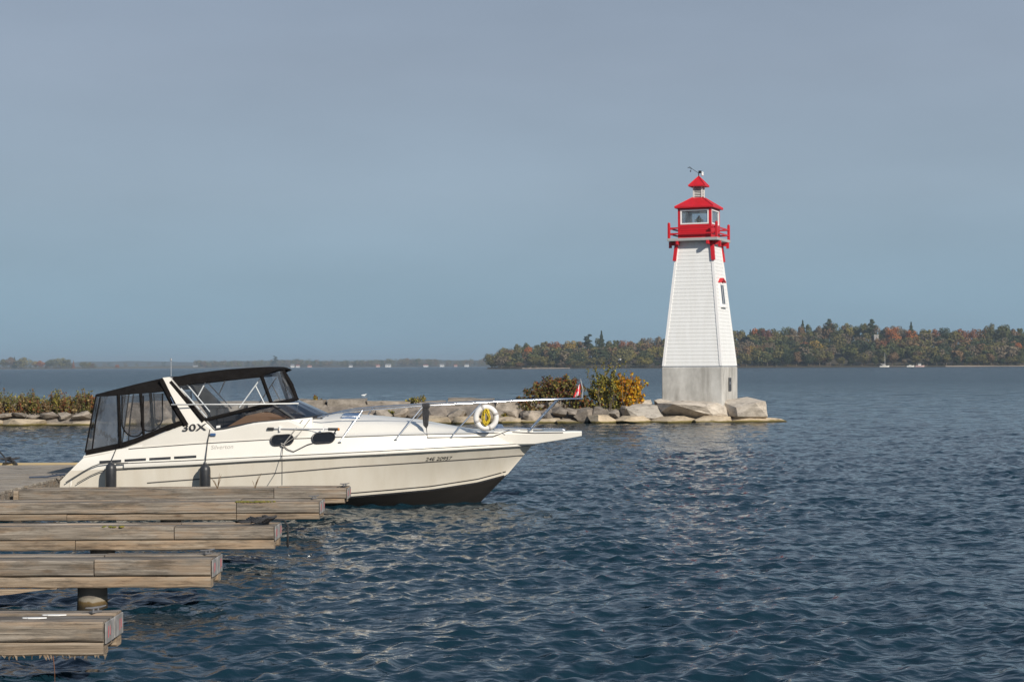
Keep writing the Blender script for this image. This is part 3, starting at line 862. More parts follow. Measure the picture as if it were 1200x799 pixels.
for k in range(-14, 15, 7):
    mb = MB(); mb.tube([(p.x + k, p.y - 1.7, -1), (p.x + k, p.y - 1.7, .54)], .18, 6); mb.build('pile', M['wood'], jt)
# ------------------------------------------------------------------ breakwater
def rock(mb, c, size, seed, rough=0.16, block=0.5, rz=None, cuts=4, tilt=0.12):
    """a boulder or quarried block: a cube rounded towards a ball, broken up by noise"""
    rg = random.Random(seed)
    rz = rg.uniform(-.35, .35) if rz is None else rz
    q = (Matrix.Rotation(rz, 3, 'Z') @ Matrix.Rotation(rg.uniform(-tilt, tilt), 3, 'X') @ Matrix.Rotation(rg.uniform(-tilt, tilt), 3, 'Y'))
    if block < .7:                                  # broken stone: the hull of scattered points, roughened
        bm = bmesh.new()
        for i in range(19):
            d = Vector((rg.gauss(0, 1), rg.gauss(0, 1), rg.gauss(0, 1))).normalized()
            p_ = 2.2 + 6 * block
            k = (abs(d.x) ** p_ + abs(d.y) ** p_ + abs(d.z) ** p_) ** (-1 / p_)
            bm.verts.new(d * k * rg.uniform(.88, 1.06))
        bmesh.ops.convex_hull(bm, input=bm.verts[:])
        bmesh.ops.delete(bm, geom=[v for v in bm.verts if not v.link_faces], context='VERTS')
        bmesh.ops.subdivide_edges(bm, edges=bm.edges[:], cuts=2 if cuts < 6 else 3, use_grid_fill=True)
        sx, sy, sz = size; off = Vector((seed * 3.7 % 91, seed * 1.9 % 53, seed * 5.3 % 37))
        for v in bm.verts: v.co *= 1 + .055 * mnoise.noise(v.co * 2.2 + off) + .03 * mnoise.noise(v.co * 6 + off)
        bm.verts.index_update()
        vs = [Vector(c) + q @ Vector((v.co.x * sx / 2, v.co.y * sy / 2, v.co.z * sz / 2)) for v in bm.verts]
        fs = [[v.index for v in f.verts] for f in bm.faces]
        bm.free()
        return mb.add(vs, fs, 0)
    bm = bmesh.new(); bmesh.ops.create_cube(bm, size=2.0)
    bmesh.ops.subdivide_edges(bm, edges=bm.edges[:], cuts=cuts, use_grid_fill=True)
    off = Vector((seed * 3.7 % 91, seed * 1.9 % 53, seed * 5.3 % 37))
    for v in bm.verts:
        p = v.co.copy(); s = p.normalized() * 1.12
        p = p.lerp(s, 1 - block)
        n1 = mnoise.noise(p * 0.9 + off); n2 = mnoise.noise(p * 2.6 + off * 2); 
        # flat broken faces
        f = mnoise.cell(p * 1.1 + off) * 0.10
        p *= 1 + rough * (1.3 * n1 + 0.6 * n2 + f)
        v.co = p
    sx, sy, sz = size
    vs = [Vector(c) + q @ Vector((v.co.x * sx / 2, v.co.y * sy / 2, v.co.z * sz / 2)) for v in bm.verts]
    fs = [[v.index for v in f.verts] for f in bm.faces]
    bm.verts.index_update(); bm.free()
    return mb.add(vs, fs)

BW = 75.3
def bw(px, py, dy=0.0): return W(px, py, BW + dy)
bwk = thing('breakwater', Vector((bw(400, 497).x, BW + 2, 0)), 'long low stone breakwater of pale blocks and boulders across the water behind the boat', 'breakwater')
rb = random.Random(3)
seed = 10
# core
mb = MB(); rg_ = []
for px in np.linspace(-140, 905, 40):
    top = 0.75 if px < 140 else 0.85 if px < 600 else 0.62
    if px > 860: top *= max(0.05, (910 - px) / 60)
    x = bw(px, 480).x
    w2 = 1.0 if px < 860 else max(.3, (915 - px) / 55)
    rg_.append([Vector((x, BW + 2.6 - 1.9 * w2, -1.2)), Vector((x, BW + 2.6 - 1.7 * w2, .12)), Vector((x, BW + 2.6 - 1.3 * w2, top * .6)), Vector((x, BW + 2.6 - .9 * w2, top)),
                Vector((x, BW + 2.6 + 1.2 * w2, top)), Vector((x, BW + 2.6 + 1.9 * w2, .1)), Vector((x, BW + 2.6 + 2.2 * w2, -1.2))])
mb.loft(rg_); mb.build('rubble_core', M['stone_dark'], bwk)
# quarried capstones
px = -60.0
while px < 640:
    w = rb.uniform(36, 66) if px > 150 else rb.uniform(30, 60)
    x0, x1 = bw(px + .6, 480).x, bw(px + w - .6, 480).x
    ty = 469 + rb.uniform(-1.6, 3.2) if px > 150 else 476.5 + rb.uniform(-2.5, 1.5)
    hh = rb.uniform(.58, .72) if px > 150 else rb.uniform(.3, .42)
    zt = bw(px, ty).z
    seed += 1; mb = MB()
    rock(mb, ((x0 + x1) / 2, BW + 2.3 + rb.uniform(-.1, .15), zt - hh / 2), ((x1 - x0) * .985, 1.5, hh * 1.05), seed, 0.10, 0.86, rb.uniform(-.03, .03), 5, .025)
    mb.build('capstone', M['stone'], bwk, smooth=True, angle=38)
    px += w
# boulders
def row(p0, p1, y0, y1, wlo, whi, dy, m, zsq=(.6, .95)):
    global seed
    px = p0
    while px < p1:
        w = rb.uniform(wlo, whi)
        if True:
            py = rb.uniform(y0, y1); c = bw(px + w / 2, py, dy + rb.uniform(-.15, .15)); s = w * .0377
            seed += 1; mb = MB()
            rock(mb, c, (s * 1.1, s * rb.uniform(.8, 1.1), s * rb.uniform(*zsq)), seed, .20, .45, None, 4, .3)
            mb.build('boulder', m if rb.random() < .65 else M['stone_dark'], bwk, smooth=True, angle=18)
        px += w * rb.uniform(.85, 1.05)
row(118, 352, 486, 490, 26, 40, 1.0, M['stone'])
row(352, 612, 483, 490, 13, 27, 1.0, M['stone'])
row(-30, 118, 486, 490, 16, 30, 1.1, M['stone'], (.32, .5))
row(612, 742, 481, 489, 12, 24, .8, M['stone'])
# pale flat ledge stones at the waterline
px = -50.0
while px < 905:
    w = rb.uniform(30, 60)
    if True:
        c = bw(px + w / 2, 0, 0); s = w * .0377
        seed += 1; mb = MB()
        zt = rb.uniform(.15, .42) if px < 690 else rb.uniform(.26, .36) * (1 if px < 850 else .75)
        rock(mb, (c.x, BW + .42 + rb.uniform(-.30, .25) + (0 if px < 850 else .3), zt / 2 - .2), (s * rb.uniform(1.08, 1.28), rb.uniform(1.1, 1.7), zt + .4), seed, .13, .69, rb.uniform(-.14, .14), 5, .05)
        mb.build('ledge_stone', M['ledge'], bwk, smooth=True, angle=38)
    px += w * .97
tag(bwk)
# the boulders the lighthouse stands on
def big_rock(label, px0, px1, py0, py1, dy, depth, sd, block=.55, rz=0.0, tilt=.06, rough=.12, m='stone_pale'):
    a, b_ = bw(px0, py1, dy), bw(px1, py0, dy)
    c = (a + b_) / 2
    mb = MB(); rock(mb, c, (abs(b_.x - a.x) * 1.02, depth, abs(b_.z - a.z) * 1.05), sd, rough, block, rz, 8, tilt)
    o = mb.build('boulder', M[m], None, smooth=True, origin=(c.x, c.y, c.z - abs(b_.z - a.z) / 2), angle=18)
    tag(o, label, 'boulder', 'boulders at the lighthouse foot')
big_rock('broad flat pale slab under the front left corner of the lighthouse', 764, 856, 469.5, 493, 1.35, 2.7, 71, .52, .05, .05, .12)
big_rock('large sloping boulder at the right foot of the lighthouse', 832, 901, 466.5, 495, 1.25, 2.7, 77, .32, -.2, .10, .14)
big_rock('low pale rock between the yellow bush and the lighthouse slab', 724, 792, 473.5, 493, 1.4, 2.2, 83, .6, .1, .06, .14)
big_rock('upright grey stone just right of the yellow bush', 738, 762, 468.5, 481, 2.6, 1.3, 88, .75, .0, .05, .10)
big_rock('flat stone against the lighthouse base, half under its wall', 764, 806, 466.5, 478, 2.1, 1.6, 91, .6, .1, .03, .12)
big_rock('small wet rock at the outermost tip of the breakwater', 886, 916, 490.5, 500, .9, 1.2, 95, .4, .0, .05, .16, 'ledge')

# ------------------------------------------------------------------ lighthouse
LD = 77.7
LB = W(820.5, 470, LD)
TH = R(-21.5)
LQ = Matrix.Rotation(TH, 3, 'Z')
lh = thing('lighthouse', (LB.x, LB.y, .85), 'white clapboard lighthouse with red lantern and gallery on a concrete base', 'lighthouse')
def lz(py): return W(820.5, py, LD).z
def lp(x, y, z): return Vector((LB.x, LB.y, 0)) + LQ @ Vector((x, y, 0)) + Vector((0, 0, z))
def lbox(mb, lo, hi, bev=0.0, mi=0):
    c = [(lo[i] + hi[i]) / 2 for i in range(3)]; h = [(hi[i] - lo[i]) / 2 for i in range(3)]
    cw = lp(*c)
    return mb.box([cw[i] - h[i] for i in range(3)], [cw[i] + h[i] for i in range(3)], LQ, mi, bev)
S0, S1 = 1.385, 0.793                         # half widths at foot and top of the boarded shaft
z0, z1, z2 = .25, lz(430.0), lz(284.0)
mb = MB(); lbox(mb, (-S0 - .01, -S0 - .01, z0), (S0 + .01, S0 + .01, z1), .03); base = mb.build('base', M['concrete'], lh)
mb = MB(); lbox(mb, (-S0 + .02, -S0 + .02, z1), (S0 - .02, S0 - .02, z1 + .05)); mb.build('base_flashing', M['galv'], lh)
hx0, hx1 = -.02, .42
zz0, zz1 = lz(458), lz(442.5)
mb = MB(); lbox(mb, (S0 + .013, -.32, zz0), (S0 + .05, .12, zz1), .008); hatch = mb.build('hatch', mat('dark_hatch', (.045, .047, .05), .5, (.07, .07, .075), 8), lh)
mb = MB(); lbox(mb, (S0 + .052, -.22, zz0 + .3), (S0 + .07, -.14, zz0 + .42), .004); mb.build('handle', M['galv'], hatch)
# clapboards: each course laps over the one below
mb = MB(); NB = 34
def hw_at(z): return S0 - .03 + (S1 - S0 + .03) * (z - z1 - .05) / (z2 - z1 - .05)
for i in range(NB):
    za, zb = z1 + .05 + (z2 - z1 - .05) * i / NB, z1 + .05 + (z2 - z1 - .05) * (i + 1) / NB
    a, b_ = hw_at(za) + .013, hw_at(zb) + .002
    c_ = hw_at(za) - .002
    v = []
    for (h, z) in ((c_, za), (a, za), (b_, zb)):
        v += [lp(-h, -h, z), lp(h, -h, z), lp(h, h, z), lp(-h, h, z)]
    f = []
    for r_ in (0, 4):
        for j in range(4): f.append((r_ + j, r_ + (j + 1) % 4, r_ + 4 + (j + 1) % 4, r_ + 4 + j))
    mb.add(v, f)
h = hw_at(z2) + .002
mb.add([lp(-h, -h, z2), lp(h, -h, z2), lp(h, h, z2), lp(-h, h, z2)], [(0, 1, 2, 3)])
shaft = mb.build('wall', M['lh_white'], lh)
for sx in (-1, 1):
    for sy in (-1, 1):
        mb = MB(); rg_ = []
        for z in (z1 + .052, z2 - .002):
            h = hw_at(z) + .030; t_ = .11
            ring = [(h, h), (h - t_, h), (h - t_, h - .05), (h - .05, h - .05), (h - .05, h - t_), (h, h - t_)]
            rg_.append([lp(sx * x, sy * y, z) for x, y in ring])
        mb.loft(rg_); mb.build('corner_board', M['lh_trim'], shaft)
# window on the right face, a small hooded window on the left face
def face_window(side, zc0, zc1, half, off=0.0):
    def fp(u, o, z): return lp((hw_at(z) + .02 + o) * side, u + off, z)
    mb = MB()
    def bar(u0, u1, a, b_, o0, o1):
        mb.add([fp(u0, o0, a), fp(u1, o0, a), fp(u1, o0, b_), fp(u0, o0, b_), fp(u0, o1, a), fp(u1, o1, a), fp(u1, o1, b_), fp(u0, o1, b_)],
               [(0, 1, 2, 3), (4, 5, 6, 7), (0, 1, 5, 4), (1, 2, 6, 5), (2, 3, 7, 6), (3, 0, 4, 7)])
    bar(-half - .09, -half, zc0, zc1, -.02, .05); bar(half, half + .09, zc0, zc1, -.02, .05)
    bar(-half, half, zc0, zc0 + .08, -.02, .05); bar(-half, half, zc1 - .08, zc1, -.02, .05); bar(-.016, .016, zc0 + .08, zc1 - .08, -.02, .052)
    bar(-half - .13, half + .13, zc0 - .07, zc0 - .002, -.02, .10)
    wf_ = mb.build('window', M['lh_trim'], lh)
    mb = MB(); bar(-half + .002, half - .002, zc0 + .075, zc1 - .075, -.01, .046); mb.build('pane', M['dark_pane'], wf_)
    mb = MB(); zt = zc1 + .02
    L_, Rr, T = -half - .11, half + .11, .17
    v = [fp(L_, -.03, zt), fp(0, -.03, zt + T), fp(Rr, -.03, zt), fp(L_, .16, zt), fp(0, .16, zt + T), fp(Rr, .16, zt)]
    v += [p + Vector((0, 0, .05)) for p in v]
    mb.add(v, [(0, 1, 4, 3), (1, 2, 5, 4), (6, 7, 10, 9), (7, 8, 11, 10), (0, 1, 7, 6), (1, 2, 8, 7), (3, 4, 10, 9), (4, 5, 11, 10), (0, 3, 9, 6), (2, 5, 11, 8)])
    mb.build('hood', M['red_roof'], wf_)
face_window(1, lz(359), lz(332.5), .27, -.02)
face_window(-1, lz(398), lz(372), .27)
# gallery
g0, g1 = lz(284.0), lz(280.6)
GW = 1.17
mb = MB(); lbox(mb, (-GW, -GW, g0 + .001), (GW, GW, g1), .01); gal = mb.build('gallery', M['deck_grey'], lh)
for sx in (-1, 1):
    for sy in (-1, 1):
        mb = MB()
        # joist out along each face and a strut down the corner board
        lbox(mb, (sx * .70 - .05, sy * (GW + .02) - .05 if sy > 0 else sy * (GW + .02) - .05, g0 - .16), (sx * .70 + .05, sy * (GW + .02) + .05, g0 - .002), .008)
        a, b_ = sorted((sx * .55, sx * (GW + .04)))
        lbox(mb, (a, sy * .72 - .055, g0 - .17), (b_, sy * .72 + .055, g0 - .002), .008)
        lbox(mb, (sx * (GW - .02) - .06, sy * .72 - .06, g0 - .28), (sx * (GW - .02) + .06, sy * .72 + .06, g0 - .172), .008)
        a, b_ = sorted((sy * .78, sy * (GW + .04)))
        lbox(mb, (sx * .72 - .055, a, g0 - .17), (sx * .72 + .055, b_, g0 - .003), .008)
        rg_ = []
        zb = lz(306.5)
        for z in (zb, g0 - .004):
            h = hw_at(z) + .036
            rg_.append([lp(sx * x, sy * y, z) for x, y in ((h + .06, h + .06), (h - .09, h + .06), (h - .09, h - .02), (h - .02, h - .02), (h - .02, h - .09), (h + .06, h - .09))])
        mb.loft(rg_)
        mb.build('bracket', M['red'], lh)
rail_top = lz(264.3)
for sx, sy in ((-1, -1), (1, -1), (1, 1), (-1, 1), (0, -1), (1, 0), (0, 1), (-1, 0)):
    x, y = sx * (GW - .07), sy * (GW - .07)
    if sx == 0 or sy == 0: continue
    mb = MB(); lbox(mb, (x - .055, y - .055, g1), (x + .055, y + .055, rail_top), .01)
    mb.lathe(lp(x, y, rail_top), [(.05, -.01), (.065, .03), (.05, .07), (.0, .09)], 8)
    mb.build('rail_post', M['red'], lh)
for k in range(4):
    q = [(-1, -1), (1, -1), (1, 1), (-1, 1)]
    a, b_ = q[k], q[(k + 1) % 4]
    for zf in (.32, .72):
        z = g1 + (rail_top - g1) * zf
        mb = MB(); c = GW - .07
        ax, ay, bx, by = a[0] * c, a[1] * c, b_[0] * c, b_[1] * c
        lbox(mb, (min(ax, bx) - (.02 if ax == bx else -.056), min(ay, by) - (.02 if ay == by else -.056), z - .035), (max(ax, bx) + (.02 if ax == bx else -.056), max(ay, by) + (.02 if ay == by else -.056), z + .035))
        mb.build('rail', M['red'], lh)
# lantern room
LW = 0.765
w0, w1, e0 = lz(264.2), lz(247.2), lz(245.6)
mb = MB()
nb = 7
for i in range(nb):
    za, zb = g1 + (w0 - g1) * i / nb, g1 + (w0 - g1) * (i + 1) / nb
    v = []
    for (h, z) in ((LW - .012, za), (LW + .008, za), (LW - .008, zb)):
        v += [lp(-h, -h, z), lp(h, -h, z), lp(h, h, z), lp(-h, h, z)]
    f = []
    for r_ in (0, 4):
        for j in range(4): f.append((r_ + j, r_ + (j + 1) % 4, r_ + 4 + (j + 1) % 4, r_ + 4 + j))
    mb.add(v, f)
h = LW - .008
mb.add([lp(-h, -h, w0), lp(h, -h, w0), lp(h, h, w0), lp(-h, h, w0)], [(0, 1, 2, 3)])
for sx in (-1, 1):
    for sy in (-1, 1):
        lbox(mb, (sx * (LW - .045) - .055, sy * (LW - .045) - .055, g1 + .001), (sx * (LW - .045) + .055, sy * (LW - .045) + .055, e0 - .002))
lr = mb.build('lantern_room', M['red'], lh)
mb = MB(); lbox(mb, (-LW, -LW, w1 + .002), (LW, LW, e0)); lbox(mb, (-LW + .01, -LW + .01, e0 + .001), (LW - .01, LW - .01, e0 + .02)); mb.build('head_beam', M['red'], lr)
for ax, s in ((1, -1), (0, 1), (1, 1), (0, -1)):
    mb = MB()
    def fb(u0, u1, a, b_, o0, o1):
        lo, hi = [0, 0, a], [0, 0, b_]
        lo[1 - ax], hi[1 - ax] = u0, u1
        p, q = sorted((s * o0, s * o1)); lo[ax], hi[ax] = p, q
        lbox(mb, lo, hi)
    u = LW - .105
    fb(-u, -u + .06, w0 + .002, w1, LW - .06, LW + .012); fb(u - .06, u, w0 + .002, w1, LW - .06, LW + .012)
    fb(-u + .06, u - .06, w0 + .002, w0 + .06, LW - .06, LW + .012); fb(-u + .06, u - .06, w1 - .055, w1, LW - .06, LW + .012)
    wf_ = mb.build('window_frame', M['lh_trim'], lh)
    mb = MB(); fb(-u + .058, u - .058, w0 + .058, w1 - .053, LW - .035, LW - .029); mb.build('pane', M['pane'], wf_)
mb = MB(); lbox(mb, (-LW + .1, -LW + .1, w0 - .03), (LW - .1, LW - .1, w0 + .01)); mb.build('lantern_floor', M['deck_grey'], lh)
mb = MB(); mb.lathe(lp(0, 0, w0 + .011), [(.17, 0), (.17, .04), (.09, .06), (.09, .14), (.13, .17), (.12, .30), (.06, .36), (.04, .43), (.0, .44)], 12)
for sx in (-1, 1): lbox(mb, (sx * .18 - .02, -.02, w0 + .012), (sx * .18 + .02, .02, w0 + .24))
lbox(mb, (-.2, -.018, w0 + .242), (.2, .018, w0 + .27))
mb.build('lamp', M['brass'], lh)
mb = MB(); lbox(mb, (-.62, .2, w0 + .012), (-.42, .4, w1 - .1)); mb.build('battery_cabinet', M['galv'], lh)
# roof
def hip(name, zb, zt, hb, ht, parent, m, drop=.05):
    mb = MB()
    v = []
    for (hh_, z) in ((hb, zb - drop), (hb, zb), (ht, zt)):
        v += [lp(-hh_, -hh_, z), lp(hh_, -hh_, z), lp(hh_, hh_, z), lp(-hh_, hh_, z)]
    f = [(3, 2, 1, 0), (8, 9, 10, 11)]
    for r_ in (0, 4):
        for j in range(4): f.append((r_ + j, r_ + (j + 1) % 4, r_ + 4 + (j + 1) % 4, r_ + 4 + j))
    mb.add(v, f)
    for sx, sy in ((-1, -1), (1, -1), (1, 1), (-1, 1)):              # hip ridges
        mb.tube([lp(sx * hb, sy * hb, zb + .005), lp(sx * ht, sy * ht, zt + .012)], .018, 6)
    return mb.build(name, m, parent)
rf = hip('roof', lz(245.2) + .07, lz(232), .90, .23, lh, M['red_roof'], .07)
c0, c1 = lz(232), lz(218.5)
cup = MB()
for sx in (-1, 1):
    for sy in (-1, 1): lbox(cup, (sx * .19 - .03, sy * .19 - .03, c0 + .002), (sx * .19 + .03, sy * .19 + .03, c1))
lbox(cup, (-.16, -.16, c0 + .001), (.16, .16, c0 + .06)); lbox(cup, (-.16, -.16, c1 - .05), (.16, .16, c1 - .001))
cp = cup.build('cupola', M['louvre'], lh)
mb = MB(); nl = 6
for i in range(nl):
    z = c0 + .08 + (c1 - c0 - .15) * i / (nl - 1)
    for ax, s in ((1, -1), (0, 1), (1, 1), (0, -1)):
        def q(u, o, zz):
            p = [0, 0]; p[1 - ax] = u; p[ax] = s * o; return lp(p[0], p[1], zz)
        mb.slab([q(-.158, .205, z - .02), q(.158, .205, z - .02), q(.158, .15, z + .025), q(-.158, .15, z + .025)], (0, 0, .01))
mb.build('louvre', M['louvre'], cp)
mb = MB(); lbox(mb, (-.12, -.12, c0 + .062), (.12, .12, c1 - .052)); mb.build('inner_core', M['dark_in'], cp)
hip('cupola_roof', lz(219.2) + .05, lz(207), .39, .012, lh, M['red_roof'], .05)
# weather instruments on the peak
zt = lz(207)
mb = MB(); mb.tube([lp(0, 0, zt - .05), lp(0, 0, zt + .18)], .022, 8); mb.tube([lp(0, 0, zt + .16), lp(.16, 0, zt + .16)], .018, 6)
mast = mb.build('instrument_mast', M['black'], lh)
mb = MB(); mb.tube([lp(0, 0, zt + .16), lp(-.10, -.02, zt + .22), lp(-.26, -.05, zt + .34), lp(-.40, -.08, zt + .40)], .012, 6)
for a in range(3):
    an = a * 2.094 + .5; p = lp(-.40, -.08, zt + .40); e = p + Vector((.07 * math.cos(an), .07 * math.sin(an), .015 * a))
    mb.tube([p, e], .006, 5); mb.lathe(e - Vector((0, 0, .02)), [(.005, 0), (.028, .012), (.028, .03), (.005, .042)], 8)
mb.tube([lp(-.33, -.066, zt + .37), lp(-.36, -.07, zt + .26)], .007, 5); mb.lathe(lp(-.36, -.07, zt + .22), [(.01, 0), (.03, .02), (.03, .05), (.005, .07)], 8)
mb.build('anemometer', M['black'], mast)
mb = MB(); mb.lathe(lp(.17, 0, zt + .02), [(.02, 0), (.055, .02), (.06, .08), (.045, .10), (.06, .13), (.06, .17), (.02, .19)], 12); mb.build('camera_dome', M['lh_white'], mast)
mb = MB(); lbox(mb, (.0, -.06, zt + .18), (.13, .05, zt + .26), .01); mb.build('sensor_box', M['black'], mast)

# ------------------------------------------------------------------ bushes and weeds on the breakwater
def bush(name, label, cat, blobs, n, size, pal, weights, seed, foot, stems=10, shell=.25, group=None, sprays=()):
    rng = np.random.default_rng(seed)
    t = thing(name, foot, label, cat, group)
    B = []
    for p, rx, ry, rz in blobs:                     # each clump is broken up into a loose core and outlying tufts
        B.append((p.x, p.y, p.z, rx * .72, ry * .72, rz * .72))
        for k in range(7):
            d_ = rng.normal(size=3); d_ /= np.linalg.norm(d_); f_ = rng.uniform(.20, .40); o_ = rng.uniform(.65, 1.2)
            B.append((p.x + d_[0] * rx * o_, p.y + d_[1] * ry * o_, p.z + abs(d_[2]) * rz * o_ - .2 * rz, rx * f_, ry * f_, rz * f_))
    P, D = blob_points(B, n, rng, shell)
    D = D + rng.normal(0, .7, D.shape) + np.array([0, 0, .25])
    S = rng.uniform(size * .6, size * 1.3, n)
    mb = MB()
    for i in range(stems):
        j = rng.integers(len(B)); b_ = B[j]
        tip = Vector((b_[0] + rng.normal(0, .45) * b_[3], b_[1] + rng.normal(0, .4) * b_[4], b_[2] + rng.uniform(.3, .95) * b_[5]))
        f = Vector(foot) + Vector((rng.normal(0, .12) + (b_[0] - foot[0]) * .45, rng.normal(0, .12), 0))
        mid = f.lerp(tip, .5) + Vector((rng.normal(0, .06), rng.normal(0, .06), .06))
        mb.tube([f, mid, tip], [.022, .014, .005], 5)
    extraP, extraD = [], []
    for pts, k in sprays:                                          # long whips with leaves strung along them
        mb.tube(pts, [.018] + [.011] * (len(pts) - 2) + [.004], 5)
        for i in range(k):
            u = rng.random() * (len(pts) - 1); a = int(u); q = Vector(pts[a]).lerp(Vector(pts[a + 1]), u - a)
            extraP.append(np.array(q) + rng.normal(0, .045, 3)); extraD.append(rng.normal(0, 1, 3))
    if extraP:
        P = np.concatenate([P, np.array(extraP)]); D = np.concatenate([D, np.array(extraD)]); S = np.concatenate([S, rng.uniform(size * .6, size * 1.2, len(extraP))])
    V, F = cards(P, D, S, rng, 1.3)
    mi = rng.choice(len(pal), len(P), p=np.array(weights) / sum(weights))
    V = V - np.array(foot)
    me = mesh_arr('leaves', V, F, [LEAF[c] for c in pal], mi)
    link(bpy.data.objects.new('leaves', me), t)
    mb.build('stems', M['bark'], t)
    return t
PM = .0377
def bl(px, py, rx, ry, dy=1.8): return (bw(px, py, dy), rx * PM * 1.12, min(rx, ry) * PM * .9, ry * PM * 1.12)
bush('bush', 'dense dark red and green bush on the breakwater behind the bow flag', 'bush',
     [bl(628, 470, 18, 17), bl(618, 478, 12, 12), bl(640, 466, 18, 20), bl(655, 460, 22, 18), bl(634, 458, 12, 9), bl(690, 476, 12, 18), bl(617, 476, 9, 9), bl(665, 450, 12, 9), bl(668, 470, 20, 18), bl(683, 480, 13, 14), bl(626, 482, 16, 11), bl(672, 455, 14, 11), bl(645, 455, 13, 11), bl(615, 486, 9, 7)], 7500, .105,
     ['dark_green', 'olive', 'rust', 'maroon', 'yellow_green', 'brown', 'orange'], [12, 34, 14, 9, 13, 15, 4], 31, bw(655, 490, 1.8), 40, .1, None, [([bw(640 + k * 5, 476, 1.7), bw(634 + k * 7, 456, 1.6), bw(626 + k * 9.5, 449 - 8 * math.sin(k * .62 + .4), 1.6)], 44) for k in range(8)] + [([bw(640 + k * 4, 480, 1.7), bw(628 + k * 7, 462, 1.55), bw(616 + k * 8.5, 456 - 12 * math.sin(k * .45 + .1), 1.5)], 40) for k in range(8)])
tops = [((700, 470), (692, 448), (688, 432)), ((712, 470), (709, 440), (706, 424)), ((716, 465), (716, 440), (722, 430), (736, 424)), ((708, 470), (700, 440), (697, 430)), ((720, 470), (727, 448), (733, 436)), ((705, 462), (712, 436), (716, 427))]
tops += [((704 + k * 3, 476), (698 + k * 4.5, 458), (694 + k * 6.2, 440 - 5 * math.sin(k * 1.9))) for k in range(7)]
sp = [([bw(x, y, 1.7 + .06 * i) for x, y in q], 55) for i, q in enumerate(tops)]
bush('bush', 'tall loose olive bush with long whips between the red bush and the yellow one', 'bush',
     [bl(702, 476, 15, 18), bl(712, 460, 15, 20), bl(720, 450, 8, 12), bl(722, 472, 12, 18), bl(698, 460, 10, 14), bl(708, 448, 9, 11)], 3000, .105,
     ['olive', 'yellow_green', 'green', 'yellow', 'brown'], [36, 38, 12, 6, 8], 32, bw(711, 491, 1.7), 24, .1, None, sp)
tops = [((730, 470), (738, 450), (741, 434)), ((738, 465), (748, 456), (758, 449)), ((735, 470), (742, 455), (750, 445)), ((728, 470), (727, 450), (726, 437))]
tops += [((728 + k * 3, 478), (728 + k * 4.5, 460), (729 + k * 6, 446 + 4 * math.sin(k * 2.3))) for k in range(5)]
sp = [([bw(x, y, 1.5 + .07 * i) for x, y in q], 60) for i, q in enumerate(tops)]
bush('bush', 'bright golden yellow bush beside the lighthouse rocks', 'bush',
     [bl(734, 468, 16, 18), bl(741, 456, 13, 14), bl(750, 470, 7, 8), bl(729, 455, 10, 11), bl(745, 463, 9, 9), bl(730, 483, 9, 9)], 1900, .11,
     ['gold', 'yellow', 'yellow_green', 'orange'], [45, 32, 15, 8], 33, bw(731, 490, 1.5), 20, .1, None, sp)
# small plants among the capstones
for (px, py, rx, ry, pal, lb) in ((371, 474, 6, 11, ['olive', 'yellow', 'rust'], 'small yellowing weed on the capstones just right of the boat windscreen'),
                                (486, 470, 10, 8, ['olive', 'yellow_green', 'straw'], 'round olive shrub growing on top of the capstones above the foredeck'),
                                (484, 479, 7, 4, ['olive', 'yellow_green'], 'green tuft in a joint below the round olive shrub'),
                                (456, 485, 10, 4, ['olive', 'green', 'yellow_green'], 'low green tuft among boulders, seen just under the bow rail'),
                                (546, 489, 9, 4, ['olive', 'yellow', 'brown'], 'small yellow-green tuft at the waterline left of the life ring'),
                                (590, 489, 8, 4, ['olive', 'yellow', 'green'], 'yellow-green tuft at the waterline right of the life ring')):
    bush('shrub' if ry > 6 else 'weed', lb, 'plant', [bl(px, py, rx, ry, .9 if py > 480 else 2.0)], int(rx * ry * 4), .10, pal, [1] * len(pal), px, bw(px, py + ry, .9 if py > 480 else 2.0), 8, .1, 'plants on the breakwater')
